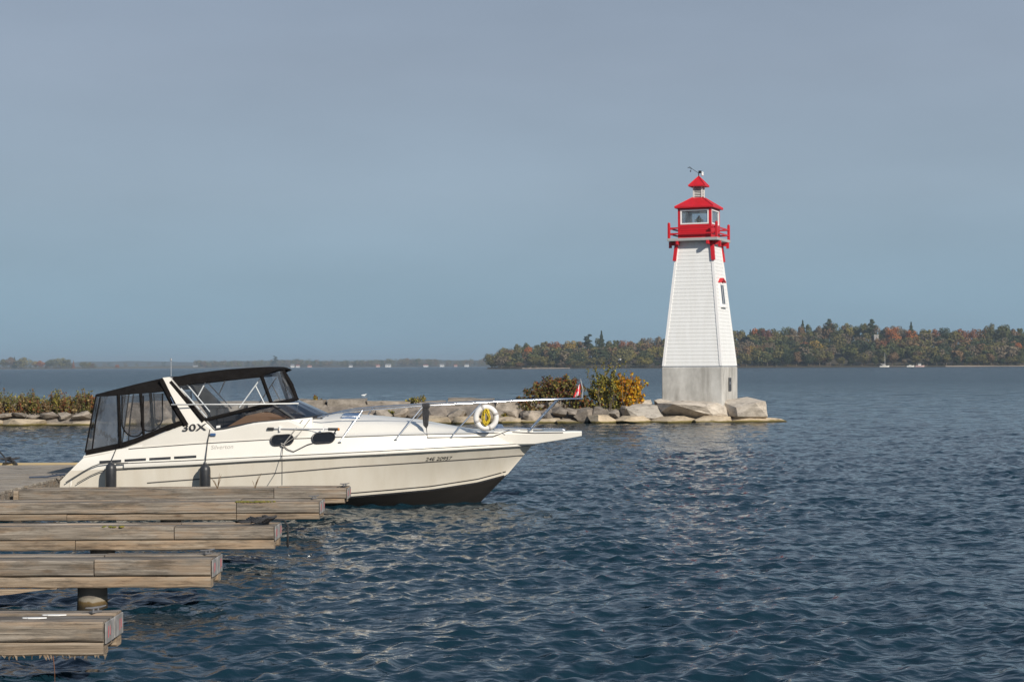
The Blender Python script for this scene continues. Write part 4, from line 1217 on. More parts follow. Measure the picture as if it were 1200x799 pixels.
# tall weeds on the left part
rng0 = random.Random(8)
for i, (px, py, rx, ry, pal, lb) in enumerate(((-6, 474, 10, 12, ['rust', 'olive', 'brown'], 'rusty weed clump at the far left end of the visible breakwater'),
                                (10, 478, 8, 9, ['rust', 'olive', 'yellow'], 'short reddish weed clump next to the leftmost rusty one'),
                                (25, 466, 6, 12, ['yellow_green', 'olive', 'straw'], 'tall thin yellow-green weed, tallest of the left part'),
                                (33, 477, 14, 9, ['olive', 'brown', 'rust', 'green'], 'brownish weed thicket at the foot of the tall thin weed'),
                                (54, 477, 14, 9, ['brown', 'rust', 'olive', 'green'], 'dense dark weed thicket in the middle of the left part'),
                                (64, 470, 6, 7, ['yellow', 'olive', 'rust', 'olive', 'brown'], 'yellow-tipped weed rising out of the dark thicket'),
                                (80, 469, 7, 6, ['yellow', 'olive', 'yellow_green', 'olive'], 'bright yellow weed left of the boat stern canvas'),
                                (82, 479, 12, 7, ['brown', 'olive', 'rust'], 'brown weed thicket below the bright yellow weed'),
                                (100, 481, 11, 7, ['olive', 'green', 'brown'], 'green weed thicket against the boat stern canvas'),
                                (106, 467, 7, 5, ['gold', 'rust', 'olive', 'yellow_green'], 'rusty yellow weed behind the boat stern canvas'))):
    rr = random.Random(400 + i); sp = []
    for k in range(int(rx * 2.2)):
        x = px + rr.gauss(0, rx * .45); h = ry * 2 * rr.uniform(.5, 1.0) * max(.35, 1 - abs(x - px) / (rx * 1.6)); dy = rr.uniform(1.2, 2.0)
        f = bw(x, py + ry, dy); f.z = max(.55, f.z - .1); e = bw(x + rr.uniform(-1.5, 1.5), py + ry - h, dy)
        sp.append(([f, f.lerp(e, .5) + Vector((rr.uniform(-.03, .03), 0, 0)), e], 26))
    bush('weed', lb, 'plant', [bl(px, py + ry * .5, rx * .8, ry * .5, 1.55)], int(rx * ry * 3), .07, pal, [1] * len(pal), 200 + i, bw(px, py + ry, 1.5), 4, .05, 'weeds on the left part of the breakwater', sp)

# the low tangle of grass and weed between them
rr = random.Random(77); rngw = np.random.default_rng(77)
st_ = MB(); Pw, Dw = [], []
for k in range(330):
    x = rr.uniform(-26, 120); dy = rr.uniform(1.1, 2.3); h = rr.uniform(.25, .75) * (1.0 + .25 * math.sin(x * .21))
    f = bw(x, 485, dy); f.z = rr.uniform(.45, .75); e_ = f + Vector((rr.uniform(-.1, .1), rr.uniform(-.06, .06), h))
    st_.tube([f, f.lerp(e_, .5) + Vector((rr.uniform(-.04, .04), 0, 0)), e_], [.012, .009, .004], 4)
    for q in range(30):
        Pw.append(np.array(f.lerp(e_, rr.uniform(.15, 1.05))) + rngw.normal(0, .05, 3)); Dw.append(rngw.normal(0, 1, 3))
Vw, Fw = cards(np.array(Pw), np.array(Dw), rngw.uniform(.04, .10, len(Pw)), rngw, 1.8)
pal_ = ['olive', 'brown', 'rust', 'green', 'straw', 'yellow_green']
# each stalk keeps one colour
mi_ = np.repeat(rngw.choice(6, 330, p=[.28, .24, .16, .16, .08, .08]), 30)
tag(link(bpy.data.objects.new('undergrowth', mesh_arr('undergrowth', Vw, Fw, [LEAF[q] for q in pal_], mi_))), kind='stuff')
tag(st_.build('grass_stalks', LEAF['brown']), kind='stuff')

# gulls
def gull(c, label, flying):
    t = thing('gull', c, label, 'gull')
    mb = MB()
    prof = [(-.22, .012, .02), (-.15, .045, .02), (-.05, .08, .01), (.06, .082, .01), (.14, .055, .04), (.19, .042, .09), (.235, .035, .10), (.26, .01, .10)]
    rg_ = []
    for x, r_, dz in prof:
        rg_.append([Vector((c[0] + x, c[1] + r_ * math.cos(a), c[2] + .06 + dz + r_ * math.sin(a))) for a in np.linspace(0, 2 * math.pi, 9)[:-1]])
    mb.loft(rg_)
    if flying:
        for s in (-1, 1):
            pts = [(.10, 0, .05), (.12, s * .28, .22), (.02, s * .62, .14), (-.04, s * .60, .13), (-.02, s * .26, .19), (-.08, 0, .05)]
            mb.slab([Vector(c) + Vector((x, y, z + .06)) for x, y, z in pts], (0, 0, -.015))
    mb.build('body', M['lh_white'], t, smooth=True)
    mb = MB(); mb.tube([Vector(c) + Vector((.255, 0, .16)), Vector(c) + Vector((.31, 0, .15))], [.013, .004], 6); mb.build('beak', M['rope_yellow'], t)
g = W(426, 463.2, 148); g.z = -.02
gull(g, 'white gull floating on open water beyond the breakwater', False)
gull(W(726, 422.3, 230), 'white gull flying low above the olive bush', True)
# ------------------------------------------------------------------ dock: main pier and five fingers
DZ = 0.526
def fx(px, d): return W(px, 600, d).x
# main pier, mostly outside the frame: runs away from the camera along the left edge
DX0, DX1, DY0, DY1 = -14.5, -8.44, 9.5, 36.1
pier = thing('main_pier', (-11, 30, 0), 'wide grey plank pier behind the boat stern at the left edge', 'pier')
rp = random.Random(2)
mb = MB(); y = DY0
while y < DY1 - .2:
    w = rp.uniform(.17, .22)
    mb.box((DX0 + rp.uniform(0, .03), y, DZ - .05 + rp.uniform(-.004, .004)), (DX1 - rp.uniform(0, .05), y + w - .012, DZ + rp.uniform(-.004, .004)), bev=.006)
    y += w
mb.build('decking', M['wood_deck'], pier)
mb = MB(); mb.box((DX1 - .12, DY0, DZ - .34), (DX1 - .02, DY1 - .15, DZ - .053)); mb.build('side_beam', M['wood'], pier)
mb = MB(); mb.box((DX0, DY1 - .14, DZ - .34), (DX1, DY1, DZ + .045), bev=.01); mb.build('edge_board', mat('painted_edge', (.45, .33, .14), .85, (.36, .29, .19), 2, (1, 4, 4)), pier)
for yy in (11.5, 16.0, 20.0, 24.0, 27.5, 30.0, 34.5):
    mb = MB(); mb.tube([(DX1 - .35, yy, -2.5), (DX1 - .35, yy, DZ - .06)], .15, 12); mb.build('pile', M['wood'], pier)

def cleat_mesh(c, ang=0.6, s=1.0):
    mb = MB(); u = Vector((math.cos(ang), math.sin(ang), 0)); w = Vector((-u.y, u.x, 0)); c = Vector(c)
    mb.slab([c + (u * a + w * b) * s for a, b in ((-.09, -.04), (.09, -.04), (.09, .04), (-.09, .04))], (0, 0, .014))
    for a in (-.045, .045): mb.tube([c + u * a * s + Vector((0, 0, .01)), c + u * a * s + Vector((0, 0, .07 * s))], .018 * s, 8)
    mb.tube([c - u * .19 * s + Vector((0, 0, .085 * s)), c - u * .08 * s + Vector((0, 0, .07 * s)), c + u * .08 * s + Vector((0, 0, .07 * s)), c + u * .19 * s + Vector((0, 0, .085 * s))], [.010 * s, .019 * s, .019 * s, .010 * s], 8)
    return mb

def rough_beam(mb, lo, hi, rg, nick=.012, axis=0):
    """a sawn timber with worn, slightly wavy edges"""
    lo, hi = Vector(lo), Vector(hi)
    n = max(2, int((hi.x - lo.x) / .22))
    rings = []
    b = .014
    for i in range(n + 1):
        x = lo.x + (hi.x - lo.x) * i / n
        j = lambda: rg.uniform(-1, 1) * nick * .45
        y0, y1, a, c = lo.y + j() * .4, hi.y + j() * .4, lo.z + j() * .8, hi.z + j() * .45
        rings.append([Vector((x, y0 + b, a)), Vector((x, y1 - b, a)), Vector((x, y1, a + b)), Vector((x, y1, c - b)), Vector((x, y1 - b, c)), Vector((x, y0 + b, c)), Vector((x, y0, c - b)), Vector((x, y0, a + b))])
    return mb.loft(rings)

def finger(label, xl, xt, d, seams_up, seams_lo, hu, hl, sd, inset_lo=0.0, plate=True, broken=None, lower_from=None):
    rg = random.Random(sd)
    t = thing('finger_dock', (xt, d, 0), label, 'dock finger', 'timber fingers of the dock')
    w = .66
    zt = DZ
    cu = [xl] + list(seams_up) + [xt]
    for a, b_ in zip(cu[:-1], cu[1:]):
        for (y0, y1) in ((d, d + .19), (d + w - .19, d + w)):
            mb = MB(); rough_beam(mb, (a + .006, y0, zt - hu + rg.uniform(-.004, .004)), (b_ - .006, y1, zt + rg.uniform(-.006, .004)), rg); mb.build('top_timber', M['wood'], t)
    cl = [xl if lower_from is None else lower_from] + list(seams_lo) + [xt - inset_lo]
    for a, b_ in zip(cl[:-1], cl[1:]):
        for (y0, y1) in ((d + .012, d + .18), (d + w - .18, d + w - .012)):
            mb = MB(); rough_beam(mb, (a + .005, y0, zt - hu - hl), (b_ - .005, y1, zt - hu - .008), rg, .016); mb.build('lower_timber', M['wood_low'], t)
    for k, (y0, y1) in enumerate(((d + .197, d + .325), (d + .335, d + .463))):
        mb = MB(); rough_beam(mb, (xl, y0, zt - .06), (xt - .02, y1, zt - .012 - .004 * k), rg, .006); mb.build('deck_board', M['wood_top'], t)
    mb = MB(); mb.box((xt - .13, d + .192, zt - hu - hl * .6), (xt - .022, d + w - .192, zt - .063)); mb.build('end_block', M['wood_low'], t)
    if plate:
        for k, (y0, y1) in enumerate(((d + .03, d + .30), (d + .33, d + .63))):
            mb = MB(); mb.box((xt + .002, y0, zt - hu - .02), (xt + .016, y1, zt - .01), bev=.004); pl = mb.build('end_plate', M['plate'], t)
            mb = MB(); yy = y0 + .06 + .1 * k
            for q in range(2):
                y_ = yy + q * .06
                mb.slab([(xt + .0175, y_, zt - hu + .02 + .02 * q), (xt + .0175, y_ + .016, zt - hu + .03), (xt + .0175, y_ + .016, zt - .05 - .02 * q), (xt + .0175, y_ + .004, zt - .045)], (.002, 0, 0))
            mb.build('red_mark', M['mark_red'], pl)
    if broken:
        x0, x1, drop = broken
        mb = MB(); n = 14; rings = []
        for i in range(n + 1):
            u = i / n; x = x0 + (x1 - x0) * u
            h = .075 * (1 - max(0, u - .8) * 4.2) + rg.uniform(-.006, .006)
            z = zt - hu - hl - .012 - drop
            rings.append([Vector((x, d - .012, z - h + max(0, u - .8) * .12)), Vector((x, d + .05, z - h + max(0, u - .8) * .12)), Vector((x, d + .05, z)), Vector((x, d - .012, z))])
        mb.loft(rings); mb.build('split_board', M['wood_low'], t)
    return t
F = {}
M['cleat'] = mat('dull_cleat', (.20, .20, .21), .6, (.12, .12, .125), 12, metal=.3)
XL = -8.42
def tips(d, px): return fx(px, d)
f5 = finger('nearest timber finger, shortest in view, with splintered lower edge', XL, tips(13.76, 121), 13.76, [-6.3], [-5.2], .162, .112, 51)
f4 = finger('second nearest timber finger, on a round pile, with a split board hanging under it', XL, tips(18.17, 247), 18.17, [fx(110, 18.17)], [-7.4], .173, .125, 52, broken=(XL + .3, fx(66, 18.17), -.004))
f3 = finger('middle timber finger, with a black rope lying on its end', XL, tips(21.95, 321), 21.95, [fx(204, 21.95)], [fx(88, 21.95)], .17, .135, 53)
f2 = finger('fourth timber finger from the camera, with a thick newer end timber', XL, tips(25.9, 374), 25.9, [fx(277, 25.9)], [fx(78, 25.9), fx(277, 25.9)], .175, .10, 54)
f1 = finger('farthest timber finger, alongside the boat hull, with little red weeds on it', fx(22, 28.65), tips(28.65, 406), 28.65, [fx(321, 28.65)], [], .165, .09, 55, inset_lo=.03, lower_from=None)
mb = MB(); x = fx(19, 28.6); mb.box((x - .05, 28.58, -.5), (x + .03, 28.80, DZ - .01), bev=.01); mb.build('end_post', M['wood_low'], f1)
for f, d, px in ((f5, 13.76, -90), (f4, 18.17, 108), (f3, 21.95, 120), (f2, 25.9, 200), (f1, 28.65, 220)):
    x = fx(px, d + .33)
    mb = MB(); mb.tube([(x, d + .33, -2.6), (x, d + .33, -.1), (x + .004, d + .33, .12), (x, d + .33, .29)], [.165, .165, .16, .158], 16)
    m_ = M.get('pile')
    if m_ is None:
        m, N, L, b = nodes('tide_marked_pile')
        geo = N.new('ShaderNodeNewGeometry'); sp = N.new('ShaderNodeSeparateXYZ'); L.new(geo.outputs['Position'], sp.inputs[0])
        n_ = noise_node(N, L, 4.0, 4, .6, (2, 2, .6))
        ad = N.new('ShaderNodeMath'); ad.operation = 'MULTIPLY_ADD'; ad.inputs[1].default_value = .07; L.new(n_.outputs['Fac'], ad.inputs[0]); L.new(sp.outputs['Z'], ad.inputs[2])
        r = ramp_node(N, L, ad.outputs[0], [(0.03, (.035, .025, .012)), (.085, (.13, .085, .03)), (.10, (.27, .235, .185)), (.125, (.26, .23, .18)), (.145, (.15, .13, .11)), (.3, (.22, .19, .16))])
        L.new(r.outputs[0], b.inputs['Base Color']); b.inputs['Roughness'].default_value = .85
        bump(N, L, b, n_.outputs['Fac'], .5, .02); M['pile'] = m_ = m
    mb.build('pile', m_, f, smooth=True, angle=40)
# cleats bolted on the fingers
for f, d, px, dy, ang in ((f5, 13.76, 112, .50, .9), (f4, 18.17, 243, .5, .9), (f3, 21.95, 312, .45, .3), (f2, 25.9, 368, .5, .8), (f1, 28.65, 404, .45, .8)):
    cleat_mesh((fx(px, d + dy), d + dy, DZ + .006), ang, .55).build('cleat', M['cleat'], f, smooth=True, angle=40)
# splinters under the nearest finger
mb = MB(); rg = random.Random(6)
for i in range(46):
    x = rg.uniform(fx(0, 13.76), fx(124, 13.76)); z = DZ - .162 - .112 + .012; l = rg.uniform(.01, .05)
    mb.slab([(x, 13.775 + rg.uniform(-.006, .05), z), (x + rg.uniform(.01, .04), 13.78, z), (x + rg.uniform(0, .03), 13.78, z - l)], (0, .012, 0))
mb.build('splinters', M['wood_low'], f5)
mb = MB()
for px, l in ((61, .25),):
    x = fx(px, 13.76); mb.tube([(x, 13.79, .25), (x + .012, 13.79, .25 - l * .5), (x - .006 + .02, 13.79, .25 - l)], [.004, .003, .0015], 5)
mb.build('hanging_fibres', mat('rusty_fibre', (.20, .08, .04), .9, (.12, .06, .03), 20), f5)
# gull droppings on the nearest finger
for px, py in ((60, 717.0), (43, 721.5)):
    mb = MB(); c = W(px, py, 14.1); c = Vector((c.x, 13.76 + (.42 if py < 719 else .26), DZ - .008))
    mb.slab([c + Vector((.09 * math.cos(a) * (1 + .3 * math.sin(3 * a)), .022 * math.sin(a), 0)) for a in np.linspace(0, 6.283, 13)[:-1]], (0, 0, .009))
    mb.build('dropping', M['lh_white'], f5)
# moss along the timbers
def moss(f, d, x0, x1, n, sd):
    rg = random.Random(sd); mb = MB()
    for i in range(n):
        x = rg.uniform(x0, x1); s = rg.uniform(.012, .035)
        mb.lathe((x, d + rg.uniform(.0, .05), DZ - .006), [(s, 0), (s * .9, s * .35), (s * .4, s * .6), (0, s * .62)], 7)
    mb.build('moss', M['moss'], f)
moss(f2, 25.9, fx(276, 25.9), fx(322, 25.9), 60, 1)
moss(f3, 21.95, fx(120, 21.95), fx(143, 21.95), 14, 2)
# small red weeds growing from the farthest finger
for px, lb, sd in ((255, 'small red-brown weed growing from the farthest finger below the second fender', 1), (299, 'red weed growing from the farthest finger right of the other weed', 2)):
    rg = random.Random(sd); d = 28.72; c = Vector((fx(px, d), d, DZ))
    t = thing('weed', c, lb, 'plant', 'weeds on the farthest finger')
    st = MB(); P = []
    for i in range(9):
        a = rg.uniform(0, 6.28); l = rg.uniform(.10, .26); e = c + Vector((math.cos(a) * l * .55 - .03, math.sin(a) * .06, l))
        st.tube([c, c.lerp(e, .5) + Vector((0, 0, .02)), e], [.005, .004, .002], 4)
        for k in range(9): P.append(np.array(c.lerp(e, rg.uniform(.5, 1.05))) + np.array([rg.gauss(0, .015) for _ in range(3)]))
    V, Fq = cards(np.array(P), np.random.default_rng(sd).normal(size=(len(P), 3)), np.full(len(P), .06), np.random.default_rng(sd), 1.4)
    link(bpy.data.objects.new('leaves', mesh_arr('leaves', V - np.array(c), Fq, [LEAF['rust']])), t)
    st.build('stems', LEAF['brown'], t)
# ropes on the dock
rg = random.Random(4)
c = Vector((fx(309, 22.2), 22.2, DZ + .02)); pts = []
for i in range(70):
    u = i / 69; a = u * 6.283 * 4.3
    pts.append(c + Vector((math.cos(a) * (.13 + .05 * math.sin(3 * a)) - .09 * (1 - u), math.sin(a) * .09, .012 + u * .06 + .012 * math.sin(5 * a))))
mb = MB(); mb.tube(pts, .016, 6)
e = fx(324, 21.98)
mb.tube([pts[-1], Vector((e - .1, 22.45, DZ + .04)), Vector((e + .03, 22.5, DZ + .03)), Vector((e + .08, 22.5, DZ - .05)), Vector((e + .075, 22.5, DZ - .33))], .015, 6)
mb.tube([c + Vector((-.05, -.05, .02)), c + Vector((-.28, -.08, .015)), c + Vector((-.36, -.02, .015)), c + Vector((-.1, .06, .03))], .016, 6)
tag(mb.build('mooring_rope', M['rope_black'], None, smooth=True, origin=(c.x, c.y, DZ)), 'black rope bundled on the end of the middle finger, its tail hanging off', 'rope')
# rope and cleat at the far edge of the pier
c = W(10, 545.5, 35.95); c.z = DZ + .05
mb = cleat_mesh(c, .4, 1.2); mb.tube([c + Vector((.08, 0, .06)), c + Vector((.05, -.03, .12)), c + Vector((-.08, 0, .10)), c + Vector((-.02, .04, .06)), c + Vector((.1, -.03, .05)), c + Vector((.16, -.05, .01)), c + Vector((.2, -.06, -.04))], .022, 6)
mb.tube([c + Vector((-.05, 0, .08)), c + Vector((-.3, .3, .25)), c + Vector((-.7, .9, .6))], .016, 6)
tag(mb.build('mooring_rope', M['rope_black'], None, origin=tuple(c)), 'dark rope tied off on a cleat at the far left edge of the pier', 'rope')
pp = Vector((c.x - .84, c.y + .95, 0)); t = thing('mooring_post', pp, 'round wooden mooring post in the water beyond the far edge of the pier', 'post')
mb = MB(); mb.tube([pp + Vector((0, 0, -2.6)), pp + Vector((0, 0, .2)), pp + Vector((0, 0, 1.25))], [.16, .15, .145], 14); mb.build('pile', M['pile'], t, smooth=True, angle=40)
a, b_ = W(36, 562.5, 31.6), W(76, 560.5, 31.6)
zz = DZ + .03
mb = MB(); mb.tube([Vector((a.x, 31.5, zz)), Vector((a.x + .3, 31.62, zz)), Vector((DX1 - .05, 31.6, zz + .02)), Vector((b_.x, 31.6, .6))], .018, 6)
tag(mb.build('mooring_rope', mat('navy_rope', (.03, .045, .08), .8, (.05, .07, .11), 20), None, origin=(a.x, 31.5, DZ)), 'dark blue stern line lying on the pier towards the boat transom', 'rope')
# ------------------------------------------------------------------ cabin cruiser
YC = 32.4
BO = Vector((-4.0, YC, 0.0))
boat = thing('motor_yacht', BO, 'cream cabin cruiser with black canvas top moored alongside the farthest timber finger', 'boat')
def P3(px, py, b, side=-1):
    """boat point seen at a photograph pixel at half-breadth b on the near side; side=+1 mirrors it to the far side"""
    p = W(px, py, YC - b)
    return p if side < 0 else Vector((p.x, YC + b, p.z))
def XZ(px, py, b):
    p = P3(px, py, b); return p.x, p.z
# half-breadths along the hull
BX = [-8.2, -7.0, -5.5, -4.2, -3.2, -2.4, -1.7, -1.0, -.4, .05, .30, .42]
BB = [1.58, 1.63, 1.65, 1.64, 1.57, 1.44, 1.26, .98, .64, .33, .13, .02]
def beam(x): return float(np.interp(x, BX, BB))
def curve(pts, bf=None):
    """photograph pixels on the near side -> z as a function of x, at the hull's own half-breadth"""
    xs, zs = [], []
    for px, py in pts:
        b = 1.5
        for _ in range(6):
            p = P3(px, py, b); b = beam(p.x) if bf is None else bf(p.x)
        xs.append(p.x); zs.append(p.z)
    return lambda x: float(np.interp(x, xs, zs))
rail_c = curve([(76, 545.5), (136, 543), (220, 539.2), (300, 535.3), (400, 530.5), (500, 525.2), (560, 522), (618, 519.4), (627, 519.2)])
band_c = curve([(76, 551.5), (136, 549), (220, 545), (300, 540), (400, 534.8), (500, 529.4), (560, 526), (618, 522.4), (627, 521.8)])
step_c = curve([(90, 531), (159, 524.7), (230, 519.5), (315, 514.5), (400, 511.5), (460, 509.5), (525, 508), (590, 506.5), (627, 506.0)])
line_c = curve([(136, 569), (185, 565), (300, 556.5), (400, 548), (500, 542), (614, 534)])
bb_x = [-8.2, -6.5, -4.8, -3.6, -2.9, -2.2, -1.5, -.9, -.45, -.1]
bb_v = [1.46, 1.47, 1.44, 1.33, 1.18, .96, .68, .40, .18, .015]
def bb(x): return float(np.interp(x, bb_x, bb_v))
boot_c = curve([(70, 606), (200, 601), (300, 592), (412, 583.2), (440, 580.8), (505, 575), (560, 566.5), (594, 557.4)], bb)
def stem(z):
    return float(np.interp(z, [-.5, -.3, 0, .53, 1.09, 1.2], [-1.6, -1.05, -.60, -.08, .40, .46]))
stem_xs = [-8.2, -3.5, -2.4, -1.6, -1.05, -.60, -.08, .40]
stem_zs = [-.42, -.48, -.52, -.48, -.30, 0, .53, 1.09]
keel = lambda x: float(np.interp(x, stem_xs, stem_zs))
SX = list(np.linspace(-8.2, -3.4, 13)) + list(np.linspace(-3.1, -.6, 14)) + [-.45, -.3, -.2, -.09, .02, .12, .22, .31, .39]
def aft(x, z):
    """the stern rakes aft towards the water"""
    t = max(0.0, min(1.0, (-7.0 - x) / 1.2))
    return x + t * (0.50 - (1.01 - min(1.25, max(.5, z))) * 0.98) 
def section(x):
    """half section of the hull: keel, chine, topside, rail"""
    zk = keel(x); zr = band_c(x); B = beam(x); 
    if x < -.1:
        bz = max(boot_c(x), zk + .02); c = bb(x)
        pts = [(0, zk), (c * .45, zk + (bz - zk) * .36), (c * .8, zk + (bz - zk) * .74), (c, bz)]
    else:
        pts = [(0, zk)] * 4; c, bz = 0, zk
    out_ = []
    for u in (.06, .12, .32, .55, .78, 1.0):
        z = bz + (zr - bz) * u
        fl = u ** (1.0 + .35 * max(0, min(1, (x + 3.0) / 2.5)))
        out_.append((c + (B - .035 - c) * fl, z))
    return pts + out_
def strip(i0, i1, name, m, parent, grow=0.0, smooth=True):
    mb = MB()
    for s in (-1, 1):
        rings = []
        for x in SX:
            sec = section(x)
            rings.append([Vector((aft(x, z), YC + s * (y + grow), z)) for y, z in sec[i0:i1 + 1]])
        mb.loft(rings, closed=False, cap=False)
        if True:                                                 # close the transom half
            r0 = rings[0]; n = len(r0)
            vs = r0 + [Vector((p.x, YC, p.z)) for p in r0]
            mb.add(vs, [(i, i + 1, n + i + 1, n + i) for i in range(n - 1)])
    bm_ = mb
    return bm_.build(name, m, parent, smooth=smooth, angle=35)
hull = strip(3, 9, 'hull', M['gel'], boat)
strip(0, 3, 'bottom', M['bottom'], boat)
# boot stripes and hull lines: thin tapes following the surface
def surf(x, z):
    """half-breadth of the hull side at height z"""
    sec = section(x)
    zs = [q[1] for q in sec[3:]]; ys = [q[0] for q in sec[3:]]
    return float(np.interp(z, zs, ys))
def tape(zf, w, x0, x1, name, m, parent, n=60, proud=.004, bf=surf):
    for s in (-1, 1):
        rings = []; mb = MB()
        for i in range(n + 1):
            x = x0 + (x1 - x0) * i / n; z = zf(x)
            a, c = bf(x, z - w / 2), bf(x, z + w / 2)
            rings.append([Vector((aft(x, z), YC + s * (a + proud), z - w / 2)), Vector((aft(x, z), YC + s * (c + proud), z + w / 2)), Vector((aft(x, z), YC + s * (c - .01), z + w / 2)), Vector((aft(x, z), YC + s * (a - .01), z - w / 2))])
        mb.loft(rings); o = mb.build(name, m, parent)
    return o
tape(lambda x: boot_c(x) + .016, .030, -7.9, -.16, 'boot_stripe', M['ink'], hull)
tape(lambda x: boot_c(x) + .088, .020, -7.9, -.13, 'boot_stripe', M['ink'], hull)
tape(line_c, .022, -6.6, .22, 'side_stripe', M['stripe'], hull)
# rubbing band: a rounded moulding standing proud between the two lines
for s in (1, -1):
    rings = []; mb = MB()
    for x in [q for q in SX if q > -7.3] + [.425]:
        B = beam(x); zb, zt = band_c(min(x, .40)), rail_c(min(x, .40)); h = zt - zb
        rings.append([Vector((aft(x, z), YC + s * y, z)) for y, z in ((B - .045, zb - .006), (B + .002, zb + .002), (B + .008, zb + h * .3), (B + .008, zb + h * .7), (B + .002, zt - .002), (B - .045, zt + .006))])
    mb.loft(rings); band = mb.build('rub_rail', M['deck_white'], boat, smooth=True, angle=50)
for zf, w in ((lambda x: rail_c(x) - .004, .016), (lambda x: band_c(x) + .002, .013)):
    tape(zf, w, -7.2, .39, 'rail_line', M['stripe'], band, bf=lambda x, z: beam(x) + .002, proud=.004)

# at the stern the two lines sweep down to the transom foot
for s in (-1, 1):
    for pl, r_ in (([(150, 542.3), (137, 542.6), (126, 542.4), (116, 543.6), (108, 546.6), (98, 552), (88, 558.2), (77, 565)], .010), ([(150, 548.3), (137, 548.9), (126, 550.2), (117, 552.4), (108, 556), (97, 562), (90, 566)], .008)):
        pts = []
        for px, py in pl:
            p = P3(px, py, 1.60); p = P3(px, py, max(1.56, beam(max(p.x, -8.2))) + .004); pts.append(Vector((p.x, YC + s * (YC - p.y), p.z)))
        mb = MB(); mb.tube(pts, r_, 6); mb.build('rail_line', M['stripe'], band)

# deck moulding: from the rub rail in over the side decks to the cabin crown and the cockpit coaming
crown_px = [(345, 484.3), (387, 484.6), (408, 484.2), (450, 487.2), (490, 491), (527, 498), (555, 502.6), (580, 503.8), (627, 504)]
cx_, cz_ = [], []
for px, py in crown_px:
    p = W(px, py, YC); cx_.append(p.x); cz_.append(p.z)
crown = lambda x: float(np.interp(x, cx_, cz_))
coam = curve([(99.7, 532), (142, 525), (178, 512), (214, 498.5), (240, 494.5), (252, 504.2), (267, 502.6), (297, 495.3), (345, 491.2), (370, 488)], lambda x: 1.44)
def deck_sec(x):
    B = beam(x); zr = rail_c(x); zs = step_c(x)
    tb = .10 * min(1, B / 1.2)
    a = [(B - .044, band_c(x) - .004), (B - .046, zr - .002), (B - .05 - tb * .5, (zr + zs) / 2), (B - .05 - tb, zs - .012), (max(.01, B - .075 - tb), zs)]
    t = max(0.0, min(1.0, (x + 4.05) / .55))               # 0 cockpit, 1 foredeck
    zc = coam(x)
    inb = min(1.44, B - .2)
    cock = [(inb + .04, max(zs + .01, zc - .03)), (inb, zc), (inb - .10, zc), (inb - .13, zc - .05), (inb - .16, .62), (0, .60)]
    zk = crown(x); zk = max(zk, zs + .004)
    bi = max(.005, B - .30)
    fore = [(max(.008, B - .20) if B > .25 else B * .3, zs + .004), (bi, zs + (zk - zs) * .18), (bi * .88, zs + (zk - zs) * .52), (bi * .66, zs + (zk - zs) * .80), (bi * .36, zs + (zk - zs) * .95), (0, zk)]
    m_ = [(c[0] * (1 - t) + f[0] * t, c[1] * (1 - t) + f[1] * t) for c, f in zip(cock, fore)]
    return a + m_
DXs = [-8.2, -7.8, -7.4, -7.0] + list(np.linspace(-6.6, -4.2, 13)) + list(np.linspace(-4.05, -3.3, 8)) + [x for x in SX if x > -3.2]
rings = []
for x in DXs:
    sec = deck_sec(x)
    near_ = [Vector((aft(x, z), YC - y, z)) for y, z in sec]
    far_ = [Vector((aft(x, z), YC + y, z)) for y, z in sec[:-1]][::-1]
    rings.append(near_ + far_)
mb = MB(); mb.loft(rings, closed=False, cap=False)
r0 = rings[0]; n = len(r0)
mb.add(r0 + [Vector((r0[0].x, r0[0].y, .4)), Vector((r0[-1].x, r0[-1].y, .4))], [(i, i + 1, n + 1, n) if i > n // 2 else (i, i + 1, n) for i in range(n - 1)])
deck = mb.build('deck', M['deck_white'], boat, smooth=True, angle=28)
tape(lambda x: step_c(x) - .012, .016, -6.95, -.05, 'deck_stripe', M['stripe'], deck, bf=lambda x, z: beam(x) - .05 - .10 * min(1, beam(x) / 1.2), proud=.008)
# pulpit
mb = MB()
tip = W(681.5, 507.5, YC); rings = []
for x, hw_, zt, zb in ((-.35, .50, step_c(-.35) + .012, rail_c(-.35)), (.0, .345, step_c(0) + .014, rail_c(0) - .01), (.22, .325, step_c(.2) + .012, rail_c(.22) - .012), (.42, .31, W(627, 505.5, YC).z, W(627, 519.5, YC).z), (.9, .27, W(655, 505.0, YC).z, W(655, 514.8, YC).z), (1.18, .23, W(674, 504.8, YC).z, W(674, 511.6, YC).z), (tip.x, .12, W(680, 505.0, YC).z, W(680, 510.4, YC).z)):
    h = (zt - zb)
    rings.append([Vector((x, YC - hw_ + .015, zb + h * .04)), Vector((x, YC - hw_ - .012, zt - h * .2)), Vector((x, YC - hw_ + .02, zt)), Vector((x, YC + hw_ - .02, zt)), Vector((x, YC + hw_ + .012, zt - h * .2)), Vector((x, YC + hw_ - .015, zb + h * .04)), Vector((x, YC + hw_ * .8, zb)), Vector((x, YC - hw_ * .8, zb))])
mb.loft(rings); pul = mb.build('pulpit', M['deck_white'], boat, smooth=True, angle=35)
mb = MB(); mb.tube([(.0, YC - .335, step_c(0) + .0), (.42, YC - .318, W(627, 507.3, YC - .3).z), (.95, YC - .275, W(657, 506.8, YC - .28).z)], .010, 6); mb.build('pulpit_line', M['stripe'], pul)
mb = MB(); mb.tube([(-.2, YC, step_c(-.2) + .06), (.5, YC, W(627, 502.5, YC).z), (1.0, YC, W(660, 503, YC).z)], .02, 8)
mb.lathe((-.25, YC, step_c(-.25) + .01), [(.09, 0), (.1, .05), (.06, .12), (.0, .13)], 10)
